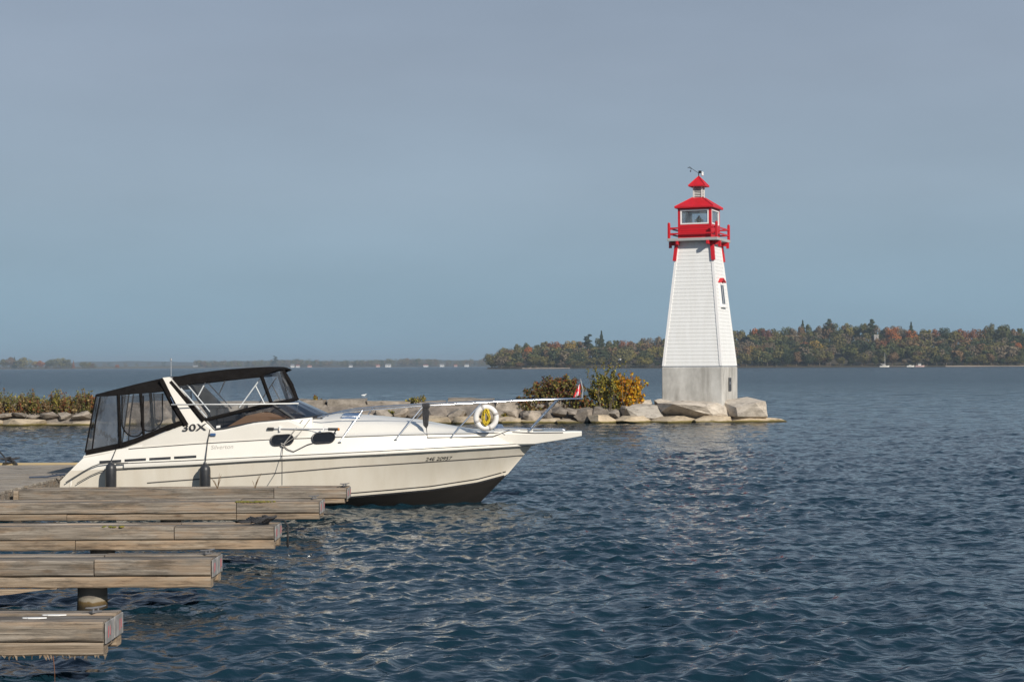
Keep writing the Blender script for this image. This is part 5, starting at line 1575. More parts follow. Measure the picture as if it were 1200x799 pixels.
mb.slab([(.55, YC - .03, W(632, 502, YC).z), (.95, YC - .03, W(655, 503.5, YC).z), (1.05, YC - .03, W(660, 505, YC).z), (.6, YC - .03, W(634, 504.6, YC).z)], (0, .06, 0))
mb.build('anchor', M['chrome'], boat)

# engine vents along the aft topside
def side_pt(px, py, proud=.0):
    b = 1.5
    for _ in range(6):
        p = P3(px, py, b); sec = deck_sec(p.x)
        b = float(np.interp(p.z, [q[1] for q in sec[:5]], [q[0] for q in sec[:5]])) if p.z > rail_c(p.x) else beam(p.x)
    return P3(px, py, b + proud)
for x0, x1, py in ((116.7, 142, 540.4), (146, 171, 538.6), (175, 200, 537), (204, 230, 535.3)):
    mb = MB(); q = [side_pt(x0, py - .6, .006), side_pt(x1, py - 2.0, .006), side_pt(x1, py + .9, .006), side_pt(x0, py + 2.3, .006)]
    mb.slab(q, (0, .02, 0)); mb.build('vent', M['rubber'], boat)
# oval portlights
def stadium(c, u, v, hl, hh, n=8):
    pts = []
    for sgn, a0 in ((1, -math.pi / 2), (-1, math.pi / 2)):
        for i in range(n + 1):
            a = a0 + math.pi * i / n
            pts.append(c + u * (sgn * (hl - hh) + hh * math.cos(a)) + v * hh * math.sin(a))
    return pts
for px, py in ((330.5, 515.2), (379, 512.8)):
    c = side_pt(px, py, .012); u = (side_pt(px + 6, py - .4, .012) - side_pt(px - 6, py + .4, .012)).normalized(); v = (side_pt(px, py - 3, .012) - side_pt(px, py + 3, .012)).normalized()
    mb = MB(); mb.slab(stadium(c, u, v, .205, .098), (0, .03, 0)); pt = mb.build('portlight', M['port'], boat)
    mb = MB(); mb.tube(stadium(c + Vector((0, -.006, 0)), u, v, .205, .098), .013, 6, closed=True); mb.build('rim', M['rubber'], pt)

# lettering
from mathutils.bvhtree import BVHTree
def lettering(txt, c, u, v, height, name, m, parent, on, xs=1.0, bold=0.0, shear=0.0, lift=.005):
    """letters laid on the surface of the object 'on'"""
    trees_ = [BVHTree.FromPolygons([q.co + BO for q in o_.data.vertices], [list(p.vertices) for p in o_.data.polygons]) for o_ in on]
    cu = bpy.data.curves.new(name, 'FONT'); cu.body = txt; cu.size = 1.0; cu.offset = bold; cu.shear = shear
    cu.align_x = 'CENTER'; cu.align_y = 'CENTER'
    o = bpy.data.objects.new(name, cu); COL.objects.link(o)
    dg = bpy.context.evaluated_depsgraph_get()
    me = bpy.data.meshes.new_from_object(o.evaluated_get(dg))
    bpy.data.objects.remove(o); bpy.data.curves.remove(cu)
    s = height / .70
    nrm = u.cross(v).normalized()
    for p in me.vertices:
        w_ = c + u * (p.co.x * s * xs) + v * (p.co.y * s)
        hits = [t_.ray_cast(Vector((w_.x, w_.y - .4, w_.z)), Vector((0, 1, 0)))[0] for t_ in trees_]
        hits = [h_.y for h_ in hits if h_ is not None]
        if hits: w_ = Vector((w_.x, min(hits) - lift, w_.z))
        p.co = w_ - BO
    me.materials.clear(); me.materials.append(m); me.update()
    ob = bpy.data.objects.new(name, me); link(ob, parent); return ob
def letter_frame(px, py, proud, surf_=side_pt):
    c = surf_(px, py, proud); u = surf_(px + 10, py - .5, proud) - surf_(px - 10, py + .5, proud); u.normalize()
    v = surf_(px, py - 3.5, proud) - surf_(px, py + 3.5, proud); v = (v - u * v.dot(u)).normalized(); return c, u, v
def coam_pt(px, py, proud=0):
    return P3(px, py, 1.475 + proud)
c, u, v = letter_frame(227, 500.6, .04, coam_pt)
def hull_pt(px, py, proud=0):
    b = 1.2
    for _ in range(8):
        p = P3(px, py, b); b = surf(p.x, p.z)
    return P3(px, py, b + proud)

# upper side of the coaming below the arch, so that the lettering lies on a real surface
poly = [(99.7, 532.3), (142, 525), (178, 512), (214, 498.5), (222, 497), (240, 493.5), (252, 504.2), (267, 502.8), (297, 495.6), (330, 492.6), (345, 491.3), (366, 489.0)]
low = [(97, 536), (142, 528), (178, 523), (214, 519.6), (222, 519), (240, 518), (252, 517.3), (267, 516.6), (297, 514.9), (330, 513.4), (345, 513), (366, 512.2)]
for s in (-1, 1):
    rg_ = []; mb = MB()
    for (a, b_) in zip(poly, low):
        t_ = P3(*a, 1.445, -1); bt = side_pt(*b_, -.012)
        k = max(0, min(1, (a[0] - 330) / 40))
        t_ = P3(a[0], a[1], 1.445 - .28 * k)
        m_ = t_.lerp(bt, .5) + Vector((0, -.015, 0))
        ring = [t_, m_, bt, bt + Vector((0, .06, 0)), t_ + Vector((0, .08, 0))]
        if s > 0: ring = [Vector((p.x, 2 * YC - p.y, p.z)) for p in ring]
        rg_.append(ring)
    mb.loft(rg_); coaming = mb.build('coaming', M['deck_white'], boat, smooth=True, angle=40)
    if s < 0: near_coaming = coaming
def coam_surf(px, py, proud=0):
    a = np.interp(px, [p[0] for p in poly], [p[1] for p in poly]); l = np.interp(px, [p[0] for p in low], [p[1] for p in low])
    t_ = P3(px, a, 1.445); bt = side_pt(px, l, -.012)
    f = max(0, min(1, (py - a) / (l - a))); q = t_.lerp(bt, f)
    return P3(px, py, YC - q.y + .012 + proud)
c, u, v = letter_frame(227.5, 501.0, .0, coam_surf)
lettering('30X', c, u, v, .118, 'model_lettering', M['ink'], boat, (near_coaming, deck), 1.55, .015, .06, .022)
c, u, v = letter_frame(260, 523.8, .022)
lettering('Silverton', c, u, v, .078, 'maker_lettering', M['ink_grey'], boat, (near_coaming, deck), 1.02, -.005, .15)
c, u, v = letter_frame(514, 537.5, .014, hull_pt)
lettering('24E 20957', c, u, v, .078, 'registration_number', M['ink'], boat, (hull,), 1.08, .008, .12, .008)

# windscreen ring (mirrored), posts and panes
def ring_pts(lst):
    """near-side world points aft to centre, mirrored to a full ring"""
    near_ = lst; far_ = [Vector((p.x, 2 * YC - p.y, p.z)) for p in lst[:-1]][::-1]
    return near_ + far_
def centre(px, py): return W(px, py, YC)
def blendc(a, b_, f, bz):
    p = a.lerp(b_, f); return Vector((p.x, YC - bz, p.z))
wb = [P3(252, 504, 1.44), P3(297, 495.2, 1.41), P3(345, 491.0, 1.20)]
cb = centre(386.5, 484.9); cb = Vector((cb.x, YC, cb.z))
wb += [Vector((wb[2].x + (cb.x - wb[2].x) * f, YC - b_, wb[2].z + (cb.z - wb[2].z) * g_)) for b_, f, g_ in ((.95, .42, .35), (.6, .75, .7), (.25, .95, .93), (0, 1, 1))]
wt = [P3(241, 492, 1.42), P3(287, 480.5, 1.34), P3(318.5, 473.2, 1.14)]
ct = centre(347, 467.6); ct = Vector((ct.x, YC, ct.z))
wt += [Vector((wt[2].x + (ct.x - wt[2].x) * f, YC - b_, wt[2].z + (ct.z - wt[2].z) * g_)) for b_, f, g_ in ((.90, .45, .35), (.55, .80, .7), (.25, .96, .93), (0, 1, 1))]
WB, WT = ring_pts(wb), ring_pts(wt)
mb = MB(); mb.loft([WB, WT], closed=False, cap=False); ws = mb.build('windscreen', M['wind'], boat, fix=False)
mb = MB(); mb.tube(WB, .022, 6); mb.tube([WB[0], WT[0]], .022, 6); mb.tube([WB[-1], WT[-1]], .022, 6)
for i in (2, len(WB) - 3): mb.tube([WB[i], WT[i]], .032, 6)
mb.build('frame', M['rubber'], ws)
mb = MB(); mb.tube([p + Vector((0, 0, .0)) for p in WT], .036, 8); mb.build('canvas_hem', M['canvas'], boat)
# small sticker on the windscreen side
q = [P3(253.5, 501.6, 1.452), P3(258.2, 501, 1.452), P3(258.2, 498.2, 1.452), P3(253.5, 498.8, 1.452)]
mb = MB(); mb.slab(q, (0, .006, 0)); mb.build('sticker', M['lh_white'], ws)

# radar arch
mb = MB()
for s in (-1, 1):
    near_ = [P3(198.5, 441.6, 1.26, -1), P3(215, 461, 1.33), P3(228, 477.5, 1.39), P3(240.5, 494.5, 1.45)]
    far_ = [P3(190.5, 442.5, 1.26), P3(200.5, 462, 1.33), P3(210, 480, 1.39), P3(220, 499.5, 1.45)]
    rg_ = []
    for a, b_ in zip(near_, far_):
        r_ = [a, b_, b_ + Vector((0, .10, 0)), a + Vector((0, .10, 0))]
        if s > 0: r_ = [Vector((p.x, 2 * YC - p.y, p.z)) for p in r_]
        rg_.append(r_)
    mb.loft(rg_)
a, b_ = P3(198.5, 441.6, 1.26), P3(190.5, 442.5, 1.26)
mb.loft([[Vector((a.x, YC + s, a.z - .01)), Vector((b_.x, YC + s, b_.z - .01)), Vector((b_.x + .03, YC + s, b_.z - .1)), Vector((a.x + .03, YC + s, a.z - .1))] for s in (-1.16, 1.16)])
arch = mb.build('radar_arch', M['deck_white'], boat)
mb = MB(); p = centre(200, 441); 
q = P3(200.5, 441.0, 1.2); mb.tube([q, Vector((q.x, q.y, q.z + .32))], .006, 8); mb.lathe(Vector((q.x, q.y, q.z + .28)), [(.008, 0), (.018, .01), (.018, .045), (.0, .055)], 8); mb.build('light_mast', M['galv'], arch)

# canvas roofs
def roof(name, st, bt, bl_, cam_):
    """st: (px of edge, py top, py lower edge); a cambered sheet with hanging side valances"""
    rings = []
    for px, pt_, pl in st:
        t_, l_ = P3(px, pt_, bt), P3(px, pl, bl_)
        zt = t_.z
        o_ = [Vector((l_.x, YC - bl_, l_.z)), Vector((t_.x, YC - bt - .05, zt - (zt - l_.z) * .45)), Vector((t_.x, YC - bt, zt - .012)), Vector((t_.x, YC - bt * .55, zt + cam_ * .8)), Vector((t_.x, YC, zt + cam_))]
        half = o_ + [Vector((p.x, 2 * YC - p.y, p.z)) for p in o_[:-1]][::-1]
        inner = [Vector((p.x, YC + (p.y - YC) * .975, p.z - (.0 if i in (0, len(half) - 1) else .03))) for i, p in enumerate(half)]
        rings.append(half + inner[::-1])
    mb = MB(); mb.loft(rings)
    return mb.build(name, M['canvas'], boat, smooth=True, angle=45)
roof('canvas_roof', [(112.4, 461.2, 464.6), (126, 457.6, 464.2), (142, 453.6, 463.2), (160, 449, 461.2), (176, 445.5, 459.6), (190.8, 442.2, 458.6)], 1.22, 1.36, .012)
roof('canvas_roof', [(198.5, 442.6, 452.4), (204, 441.2, 454.0), (221.7, 437.6, 450.2), (245, 434.6, 447.4), (261.7, 432.6, 445.6), (285, 431.0, 443.2), (305, 429.9, 441.8), (312, 429.7, 439.0), (319, 430.0, 435.6), (323, 431.6, 434.4)], 1.02, 1.16, .0)
# clear panels, black hems
def panel(name, pts, m, mirror=True):
    for s in ((-1, 1) if mirror else (-1,)):
        q = [Vector((p.x, YC + s * (YC - p.y), p.z)) for p in pts]
        mb = MB(); mb.add(q, [tuple(range(len(q)))]); o = mb.build(name, m, boat, fix=False)
    return o
def hem(pts, r, name='canvas_hem', m=None, mirror=True, closed=False):
    for s in ((-1, 1) if mirror else (-1,)):
        mb = MB(); mb.tube([Vector((p.x, YC + s * (YC - p.y), p.z)) for p in pts], r, 6, closed=closed); o = mb.build(name, m or M['canvas'], boat)
    return o
bR, bW = 1.15, 1.41
panel('clear_panel', [P3(203, 453, 1.17), P3(305.5, 441.5, 1.15), P3(317, 474, 1.15), P3(287, 480.5, 1.34), P3(240, 491, 1.42)], M['vinyl'])
hem([P3(306.3, 440, 1.15), P3(312, 456, 1.15), P3(318.5, 473.5, 1.15)], .036)
hem([P3(200, 447.5, 1.25), P3(219, 469.5, 1.34), P3(239, 493, 1.45)], .047)
hem([P3(188.5, 445.5, 1.28), P3(202, 472, 1.36), P3(218.0, 498.5, 1.46)], .052)
# front curtain between the roof and the windscreen
ft = [P3(307.5, 440.5, 1.14)]
c0_ = centre(331, 434.5)
ft += [Vector((ft[0].x + (c0_.x - ft[0].x) * f, YC - b_, ft[0].z + (c0_.z - ft[0].z) * g_)) for b_, f, g_ in ((.85, .55, .5), (.45, .9, .9), (0, 1, 1))]
FT = ring_pts(ft); fb_ = ring_pts([wt[2], wt[3], wt[4], wt[6]])
mb = MB(); mb.loft([fb_, FT], closed=False, cap=False); mb.build('clear_panel', M['vinyl'], boat, fix=False)
for i in (3,):
    mb = MB(); mb.tube([FT[i], FT[i].lerp(fb_[i], .5) + Vector((.03, 0, .01)), fb_[i]], .05, 6); mb.build('canvas_hem', M['canvas'], boat)
mb = MB(); mb.tube([FT[-1], fb_[-1]], .036, 6); mb.build('canvas_hem', M['canvas'], boat)
# aft enclosure
panel('clear_panel', [P3(141, 463.5, 1.36), P3(164, 461, 1.36), P3(190, 459, 1.36), P3(211, 494, 1.45), P3(178, 508.5, 1.45), P3(142, 522, 1.45)], M['vinyl'])
panel('clear_panel', [P3(115.5, 465, 1.36), P3(138, 463.8, 1.36), P3(140, 522.5, 1.45), P3(106, 527, 1.45)], M['vinyl_hazy'])
up = [P3(112.6, 463.5, 1.34), P3(107, 492, 1.40), P3(99.8, 530, 1.45)]
mb = MB(); mb.loft([[p, Vector((p.x, 2 * YC - p.y, p.z))] for p in up], closed=False, cap=False); mb.build('clear_panel', M['vinyl'], boat, fix=False)
hem([P3(138.8, 462, 1.37), P3(140.8, 523, 1.46)], .033)
hem(up, .014)
hem([P3(117.5, 465, 1.365), P3(112, 494, 1.41), P3(108, 527, 1.455)], .014)
band_l = [P3(100.5, 530.5, 1.465), P3(121, 526.2, 1.465), P3(142, 521.8, 1.465), P3(160, 516, 1.465), P3(178, 508.6, 1.465), P3(196, 501.2, 1.465), P3(213.5, 495, 1.465)]
for s in (-1, 1):
    rg_ = []; mb = MB()
    for p in band_l:
        r_ = [p + Vector((0, 0, .05)), p + Vector((0, -.012, -.045)), p + Vector((0, .02, -.045)), p + Vector((0, .02, .05))]
        if s > 0: r_ = [Vector((q.x, 2 * YC - q.y, q.z)) for q in r_]
        rg_.append(r_)
    mb.loft(rg_); mb.build('canvas_skirt', M['canvas'], boat)
# zipped half-moon windows with insect mesh in the aft curtains
def ucurve(x0, x1, y0, yb, n=10, skew=0):
    pts = [(x0, y0)]
    for i in range(n + 1):
        a = math.pi * i / n
        pts.append(((x0 + x1) / 2 - (x1 - x0) / 2 * math.cos(a) + skew * (math.sin(a)), yb - (yb - y0) * .30 + (yb - y0) * .30 * math.sin(a)))
    pts.append((x1, y0)); return pts
for x0, x1, y0, yb, sk in ((143, 168, 463.5, 511.5, 2), (166, 190.5, 461, 505, -4)):
    u_ = [P3(x, y, 1.36 + .09 * max(0, (y - 463) / 57) + .012) for x, y in ucurve(x0, x1, y0, yb, 10, sk)]
    panel('mesh_window', u_, M['mesh'], mirror=True)
    hem(u_, .013)
hem([P3(164.5, 461, 1.375), P3(168.5, 511.5, 1.46)], .026)
# canopy frame of light tubes seen through the clear panels
def tubes(name, segs, r, m, mirror=True):
    for s in ((-1, 1) if mirror else (-1,)):
        for sg in segs:
            mb = MB(); mb.tube([Vector((p.x, YC + s * (YC - p.y), p.z)) for p in sg], r, 6); o = mb.build(name, m, boat)
    return o
tubes('canopy_frame', [[P3(219.5, 450.5, 1.08), P3(246, 482.5, 1.2)], [P3(241, 447.5, 1.05), P3(232, 464.5, 1.12)], [P3(305.5, 443, 1.06), P3(280.5, 477.5, 1.15)], [P3(299.5, 452, 1.06), P3(310, 473, 1.1)],
                       [P3(212, 455, 1.17), P3(243, 490, 1.36)]], .012, M['white_tube'])
# long white boat-pole lashed along the canopy
mb = MB(); mb.tube([P3(200.5, 474, 1.50), P3(290, 473.6, 1.42), P3(350, 472.6, 1.25)], .012, 8); mb.build('grab_pole', M['white_tube'], boat, smooth=True)
mb = MB(); mb.tube([P3(349, 472.8, 1.24), P3(348, 484, 1.22)], .006, 6); mb.tube([P3(204, 474, 1.49), P3(200, 465, 1.38)], .008, 6); mb.build('pole_stay', M['chrome'], boat)

# cockpit: dash, seats, wheel
def blk(name, px0, px1, y0, y1, pyt, zb, m, bev=.04, parent=boat, slope=0):
    a, c = W(px0, pyt, y0), W(px1, pyt, y0)
    mb = MB(); z = a.z
    mb.add([(a.x, y0, zb), (c.x, y0, zb), (c.x, y1, zb), (a.x, y1, zb), (a.x, y0, z), (c.x, y0, z + slope), (c.x, y1, z + slope), (a.x, y1, z)], [(3, 2, 1, 0), (4, 5, 6, 7), (0, 1, 5, 4), (1, 2, 6, 5), (2, 3, 7, 6), (3, 0, 4, 7)])
    return mb.build(name, m, parent)
dash = blk('dashboard', 296, 336, YC - 1.15, YC + 1.15, 487, .9, M['tan'], slope=-.04)
mb = MB(); a = P3(297, 488, 1.1); 
for q in ((268, 501, 292, 488), ):
    p0, p1, p2, p3 = P3(262, 502.5, 1.30), P3(288, 487, 1.22), P3(312, 482, 1.12), P3(334, 488.5, 1.10)
    for s in (-1,):
        poly_ = [p0, p1, p2, p3, Vector((p3.x, p3.y, 1.30)), Vector((p0.x + .1, p0.y, 1.30))]
        mb.slab(poly_, (0, .05, 0))
mb.build('side_trim', M['tan'], boat)
st1 = blk('helm_seat', 262, 276, YC - .95, YC - .35, 487, .6, M['dark_in']); 
mb = MB(); a = P3(262, 487, .95); mb.box((a.x - .14, YC - .95, 1.2), (a.x, YC - .35, 1.82), bev=.05); mb.build('backrest', M['dark_in'], st1)
st2 = blk('companion_seat', 254, 276, YC + .35, YC + 1.2, 489, .6, M['tan'])
mb = MB(); a = P3(286, 486, .65); cwh = Vector((a.x, YC - .65, a.z + .02)); pts = [cwh + Vector((math.cos(t) * .05, math.sin(t) * .19, math.cos(t) * .18)) for t in np.linspace(0, 6.283, 17)[:-1]]
mb.tube(pts, .017, 6, closed=True)
for k in (0, 5, 10): mb.tube([cwh, pts[k]], .012, 5)
mb.tube([cwh, cwh + Vector((.2, 0, -.12))], .03, 8); mb.build('steering_wheel', M['dark_in'], boat)
blk('aft_bench', 118, 140, YC - 1.2, YC + 1.2, 524, .6, M['cockpit'])
# hatch on the foredeck
p = W(412, 492.0, YC - .62); 
def crown_at(x, y):
    sec = deck_sec(x); ys = [q[0] for q in sec[4:]][::-1]; zs = [q[1] for q in sec[4:]][::-1]
    return float(np.interp(abs(y - YC), ys, zs))
mb = MB(); hx0_, hx1_ = W(402, 492, YC - .6).x, W(422, 492, YC - .6).x
q = [Vector((x, y, crown_at(x, y) + .03)) for x, y in ((hx0_, YC - .80), (hx1_, YC - .72), (hx1_, YC - .3), (hx0_, YC - .3))]
mb.slab(q, (0, 0, -.05)); ht = mb.build('hatch', M['blue'], deck)
mb = MB(); mb.tube([v_ + Vector((0, 0, .006)) for v_ in q], .014, 6, closed=True); mb.build('hatch_frame', M['chrome'], deck)
# navigation light at the windscreen foot
mb = MB(); p = P3(379, 486.5, .55); p.z = crown_at(p.x, p.y)
mb.lathe(p, [(.05, -.02), (.05, .02), (.03, .045), (.03, .06), (0, .075)], 10); mb.tube([p + Vector((-.1, 0, .03)), p + Vector((.1, 0, .03))], .018, 6); mb.build('horn', M['chrome'], boat)

# bow rail
def rail_pts(side):
    src = [(372, 489.0, 1.25), (386, 485.5, 1.24), (405, 482.4, 1.20), (430, 480.2, 1.18), (453.5, 478.6, 1.12), (496, 475.4, 1.02), (530, 473.7, .88), (558, 472.2, .74), (603.6, 469.6, .50), (640, 468.2, .38), (678.7, 467.2, .22)]
    return [P3(px, py, b, side) for px, py, b in src]
rails = MB()
near_, far_ = rail_pts(-1), rail_pts(1)
loop = near_ + [Vector((near_[-1].x + .07, YC - .1, near_[-1].z)), Vector((near_[-1].x + .07, YC + .1, near_[-1].z))] + far_[::-1]
rails.tube(loop, .0145, 8); br = rails.build('bow_rail', M['chrome'], boat, smooth=True, angle=60)
for (a, ba), (b_, bb__) in ((((424.6, 481.2), 1.185), ((398, 518), 1.5)), (((496, 475.8), 1.02), ((463.4, 515), 1.36)), (((564, 472.4), .71), ((528.6, 512), 1.0)), (((654.7, 468), .33), ((620.6, 504.5), .30))):
    foot = side_pt(b_[0], b_[1]) if b_[0] < 600 else P3(b_[0], b_[1], bb__)
    top = P3(a[0], a[1], ba)
    for s in (-1, 1):
        m_ = lambda p: p if s < 0 else Vector((p.x, 2 * YC - p.y, p.z))
        mb = MB(); mb.tube([m_(top), m_(foot)], .0145, 8); mb.lathe(m_(foot) - Vector((0, 0, .01)), [(.035, 0), (.035, .012), (.02, .022)], 8); mb.build('stanchion', M['chrome'], boat, smooth=True, angle=50)
# deck cleat forward
p = side_pt(600, 508.5, .0); cleat_mesh((p.x, p.y + .05, p.z + .01), .1, .8).build('cleat', M['chrome'], boat)
p = side_pt(251, 509, .01); mb = MB(); mb.box((p.x - .07, p.y - .03, p.z - .025), (p.x + .03, p.y, p.z + .025), bev=.01); mb.build('fitting', M['blue'], boat)
# pale fabric cover edge lines: seam between coaming and cabin
mb = MB(); mb.tube([coam_surf(245.5, 505, .004), side_pt(243, 520, .006), side_pt(241, 540, .012)], .007, 5); mb.build('seam', M['stripe'], deck)

# ------------------------------------------------------------------ things hung on and laid on the boat
def fender(px, pyt, pyb, label, line):
    b = 1.65 + .135; t0, b0 = P3(px, pyt, b), P3(px, pyb, b)
    t = thing('fender', (t0.x, t0.y, b0.z), label, 'fender', 'black fenders on the hull')
    r = .098; h = t0.z - b0.z
    mb = MB(); mb.lathe((t0.x, t0.y, b0.z), [(.02, -.05), (.03, -.02), (.06, 0), (r * .92, .04), (r, .09), (r, h - .09), (r * .92, h - .04), (.06, h), (.03, h + .02), (.025, h + .05)], 18)
    mb.build('body', M['rubber'], t, smooth=True, angle=50)
    mb = MB(); mb.tube([Vector((t0.x, t0.y, t0.z + .04))] + line, .008, 6); mb.build('line', M['rope_black'], t)
    return t
fender(130, 543.5, 575, 'black fender hanging nearest the stern below the row of vents', [side_pt(132, 536, .06), side_pt(136, 526, .02)])
fender(240.3, 545, 577, 'black fender hanging amidships below the arch', [side_pt(241, 538, .06), side_pt(243, 520, .02), coam_surf(246, 503, .02)])
# life ring with yellow line on the bow rail
c = P3(569.7, 489.3, .74)
t = thing('life_ring', (c.x, c.y - .03, c.z - .23), 'white life ring tied to the bow rail', 'life ring')
c = c + Vector((0, -.03, 0)); a_ = .10
mb = MB(); mb.tube([c + Vector((math.cos(q) * .185, math.cos(q) * .02, math.sin(q) * .195)) for q in np.linspace(0, 2 * math.pi, 33)[:-1]], .052, 12, closed=True)
ringo = mb.build('ring', M['ring_white'], t, smooth=True)
for q in (.35, 1.9, 3.5, 5.1):
    mb = MB(); pc = c + Vector((math.cos(q) * .185, math.cos(q) * .02, math.sin(q) * .195)); tg = Vector((-math.sin(q), 0, math.cos(q)))
    mb.lathe(pc - tg * .022, [(.0535, 0), (.0545, .022), (.0535, .044)], 14, axis=tg); mb.build('band', mat('ring_band', (.45, .43, .42), .6, (.38, .36, .35), 9) if q == .35 else bpy.data.materials['ring_band'], t, smooth=True)
rg = random.Random(12); mb = MB(); pts = []
yc0 = c + Vector((0, -.035, .0))
for i in range(150):
    a = i * .42
    pts.append(yc0 + Vector((math.cos(a) * (.050 + .022 * math.sin(i * .9)) + .01 * math.sin(i * .23), -.02 + .03 * math.sin(i * .37), .01 + math.sin(a) * (.13 + .03 * math.sin(i * .51)))))
mb.tube(pts, .0095, 5)
mb.tube([yc0 + Vector((.005, 0, .12)), yc0 + Vector((.02, .02, .20)), yc0 + Vector((.015, .03, .235))], .012, 5)
tag(mb.build('rope_coil', M['rope_yellow'], None, origin=tuple(yc0 - Vector((0, 0, .14))), smooth=True), 'coil of bright yellow rope hanging inside the white life ring', 'rope')
# black line bundled on the rail, running forward along the deck
c = P3(499, 475.5, 1.0); mb = MB(); rg = random.Random(3)
for k in range(7):
    dx = (k - 3) * .011; l = .34 + .05 * rg.random()
    mb.tube([c + Vector((dx - .01, -.02 - .008 * (k % 3), .03)), c + Vector((dx * 1.6, -.03, -.12)), c + Vector((dx * 1.1, -.03 - .01 * (k % 2), -l)), c + Vector((dx * .4 + .015, -.03, -l - .03))], .013, 6)
mb.box(c + Vector((-.07, -.05, -.045)), c + Vector((.075, .03, .05)), bev=.02)
d1, d2 = P3(499.5, 500, 1.02), side_pt(501, 512.5, .02)
mb.tube([c + Vector((.01, -.03, -.36)), d1, d2, side_pt(545, 512.2, .015), side_pt(578, 511.2, .02), side_pt(588, 507.5, .02), P3(597, 504, .55)], .0085, 6)
tag(mb.build('dock_line', M['rope_black'], None, origin=tuple(c)), 'black line bundled on the bow rail, its tail led forward along the foredeck', 'rope')
# boat hook on the cabin side
t = thing('boat_hook', P3(313, 503, 1.5), 'grey telescopic boat hook with black grips and orange tip clipped along the cabin side', 'boat hook')
def bh(px): return P3(px, np.interp(px, [313, 398], [502.2, 502.9]), np.interp(px, [313, 398], [1.47, 1.38]) + .03)
mb = MB(); mb.tube([bh(321), bh(386)], .013, 8); mb.build('shaft', M['galv'], t)
mb = MB(); mb.tube([bh(313.5), bh(321)], .026, 8); mb.tube([bh(384.5), bh(396)], .026, 8); mb.tube([bh(394), bh(393) + Vector((-.02, 0, -.075)), bh(391.5) + Vector((-.03, 0, -.085))], .014, 6); mb.build('grip', M['rubber'], t)
mb = MB(); mb.lathe(bh(396.2), [(.028, 0), (.024, .02), (.0, .034)], 10, axis=(1, 0, 0)); mb.build('tip', mat('orange_plastic', (.7, .25, .02), .5, (.65, .22, .02), 9), t)
mb = MB()
for px in (328, 379): p = bh(px); mb.box(p + Vector((-.012, -.03, -.045)), p + Vector((.012, .05, .045)))
mb.build('clip', M['lh_white'], t)
# spring line from the cabin top down over the port light to the finger
mb = MB(); kn = side_pt(331.5, 521.5, .03)
mb.tube([P3(354.5, 492, 1.30), P3(343, 507, 1.53), kn], .011, 6); mb.tube([P3(363, 491.5, 1.28), P3(350, 509, 1.53), kn], .007, 6)
mb.tube([kn + Vector((-.03, -.01, .03)), kn + Vector((.03, -.02, .01)), kn + Vector((.02, -.01, -.03)), kn + Vector((-.02, -.02, -.01))], .018, 6, closed=True)
o = mb.build('tie_line', M['rope_grey'], None, origin=tuple(kn)); tag(o, 'grey line doubled down from the windscreen across the left oval portlight', 'rope')
mb = MB(); mb.tube([kn, side_pt(337, 526.5, .03), side_pt(344, 529, .03), side_pt(352, 525, .03), side_pt(360, 521, .03), side_pt(369, 518.2, .03), side_pt(380, 518.4, .03)], .0085, 6)
tag(mb.build('tie_line', M['rope_black'], None, origin=tuple(kn)), 'slack black cord looped between the two oval portlights', 'rope')
mb = MB(); e = Vector((fx(330.5, 29.25), 29.25, DZ + .02)); mb.tube([kn, kn + Vector((0, -.14, -.2)), P3(330.5, 545, 1.78), e], .007, 6)
tag(mb.build('tie_line', M['rope_black'], None, origin=tuple(e)), 'thin dark line dropping from the left portlight to the farthest finger', 'rope')
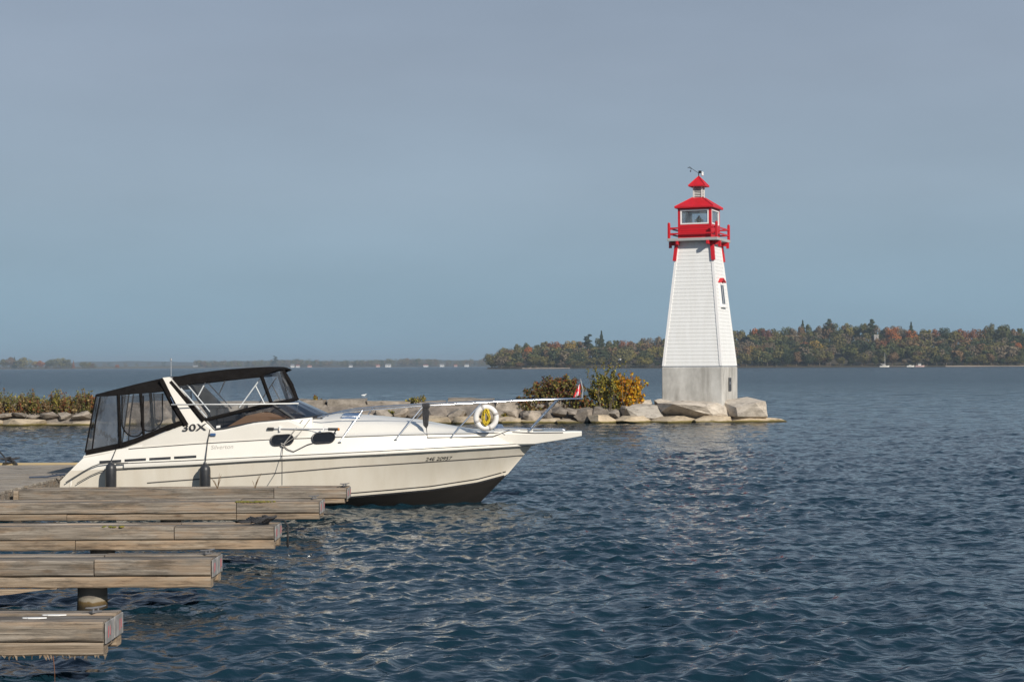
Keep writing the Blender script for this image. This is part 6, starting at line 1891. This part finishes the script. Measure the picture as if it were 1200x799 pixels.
# flag on the bow
p = Vector((near_[-1].x + .06, YC - .02, near_[-1].z)); t = thing('flag', p, 'small red and white maple leaf flag hanging limp from a short staff at the bow', 'flag')
top = W(680.3, 445.5, YC)
mb = MB(); mb.tube([p, Vector((p.x + .02, YC, (p.z + top.z) / 2)), Vector((top.x, YC, top.z))], .011, 6); mb.lathe((top.x, YC, top.z), [(.012, 0), (.018, .012), (.0, .03)], 8); mb.build('staff', M['galv'], t)
rows_, cols_ = 12, 7; g_ = []
for i in range(rows_ + 1):
    v_ = i / rows_; r_ = []
    for j in range(cols_ + 1):
        u_ = j / cols_
        hx = W(680 - 8.6 * u_ * (0.35 + .65 * v_), 449 + 13.5 * v_ + 3.5 * u_, YC)
        r_.append(Vector((hx.x - .012 * 0, YC + .035 * math.sin(u_ * 9 + v_ * 2) * u_ + .02 * math.sin(v_ * 6), hx.z)))
    g_.append(r_)
def flag_part(name, j0, j1, m):
    mb = MB(); q = [r_[j0:j1 + 1] for r_ in g_]; bk = [[p_ + Vector((0, .004, 0)) for p_ in r_] for r_ in q]
    mb.loft([a + b_[::-1] for a, b_ in zip(q, bk)]); return mb.build(name, m, t)
flag_part('red_bar', 0, 2, M['flag_red']); wh = flag_part('white_field', 2, 5, M['flag_white']); flag_part('red_bar', 5, 7, M['flag_red'])
mb = MB(); cen = g_[6][3].lerp(g_[6][4], .5) + Vector((0, -.012, 0)); lf = []
for k, rr in enumerate([1, .45, .8, .4, .95, .35, .7, .5, .7, .35, .95, .4, .8, .45]):
    a = math.pi / 2 + k * 2 * math.pi / 14; lf.append(cen + Vector((math.cos(a) * .028 * rr, 0, math.sin(a) * .055 * rr)))
mb.slab(lf, (0, .006, 0)); mb.build('maple_leaf', M['flag_red'], wh)

# ------------------------------------------------------------------ haze over the lake
mb = MB(); mb.box((-3600, -60, -4.0), (3600, 8200, 48))
hz = mb.build('haze', [], None)
m = bpy.data.materials.new('haze_air'); m.use_nodes = True
N, L = m.node_tree.nodes, m.node_tree.links
N.remove(N['Principled BSDF'])
pv = N.new('ShaderNodeVolumePrincipled')
pv.inputs['Color'].default_value = (0.50, 0.62, 0.75, 1)
pv.inputs['Density'].default_value = 0.00014
L.new(pv.outputs[0], N['Material Output'].inputs['Volume'])
hz.data.materials.append(m)
tag(hz, kind='stuff')
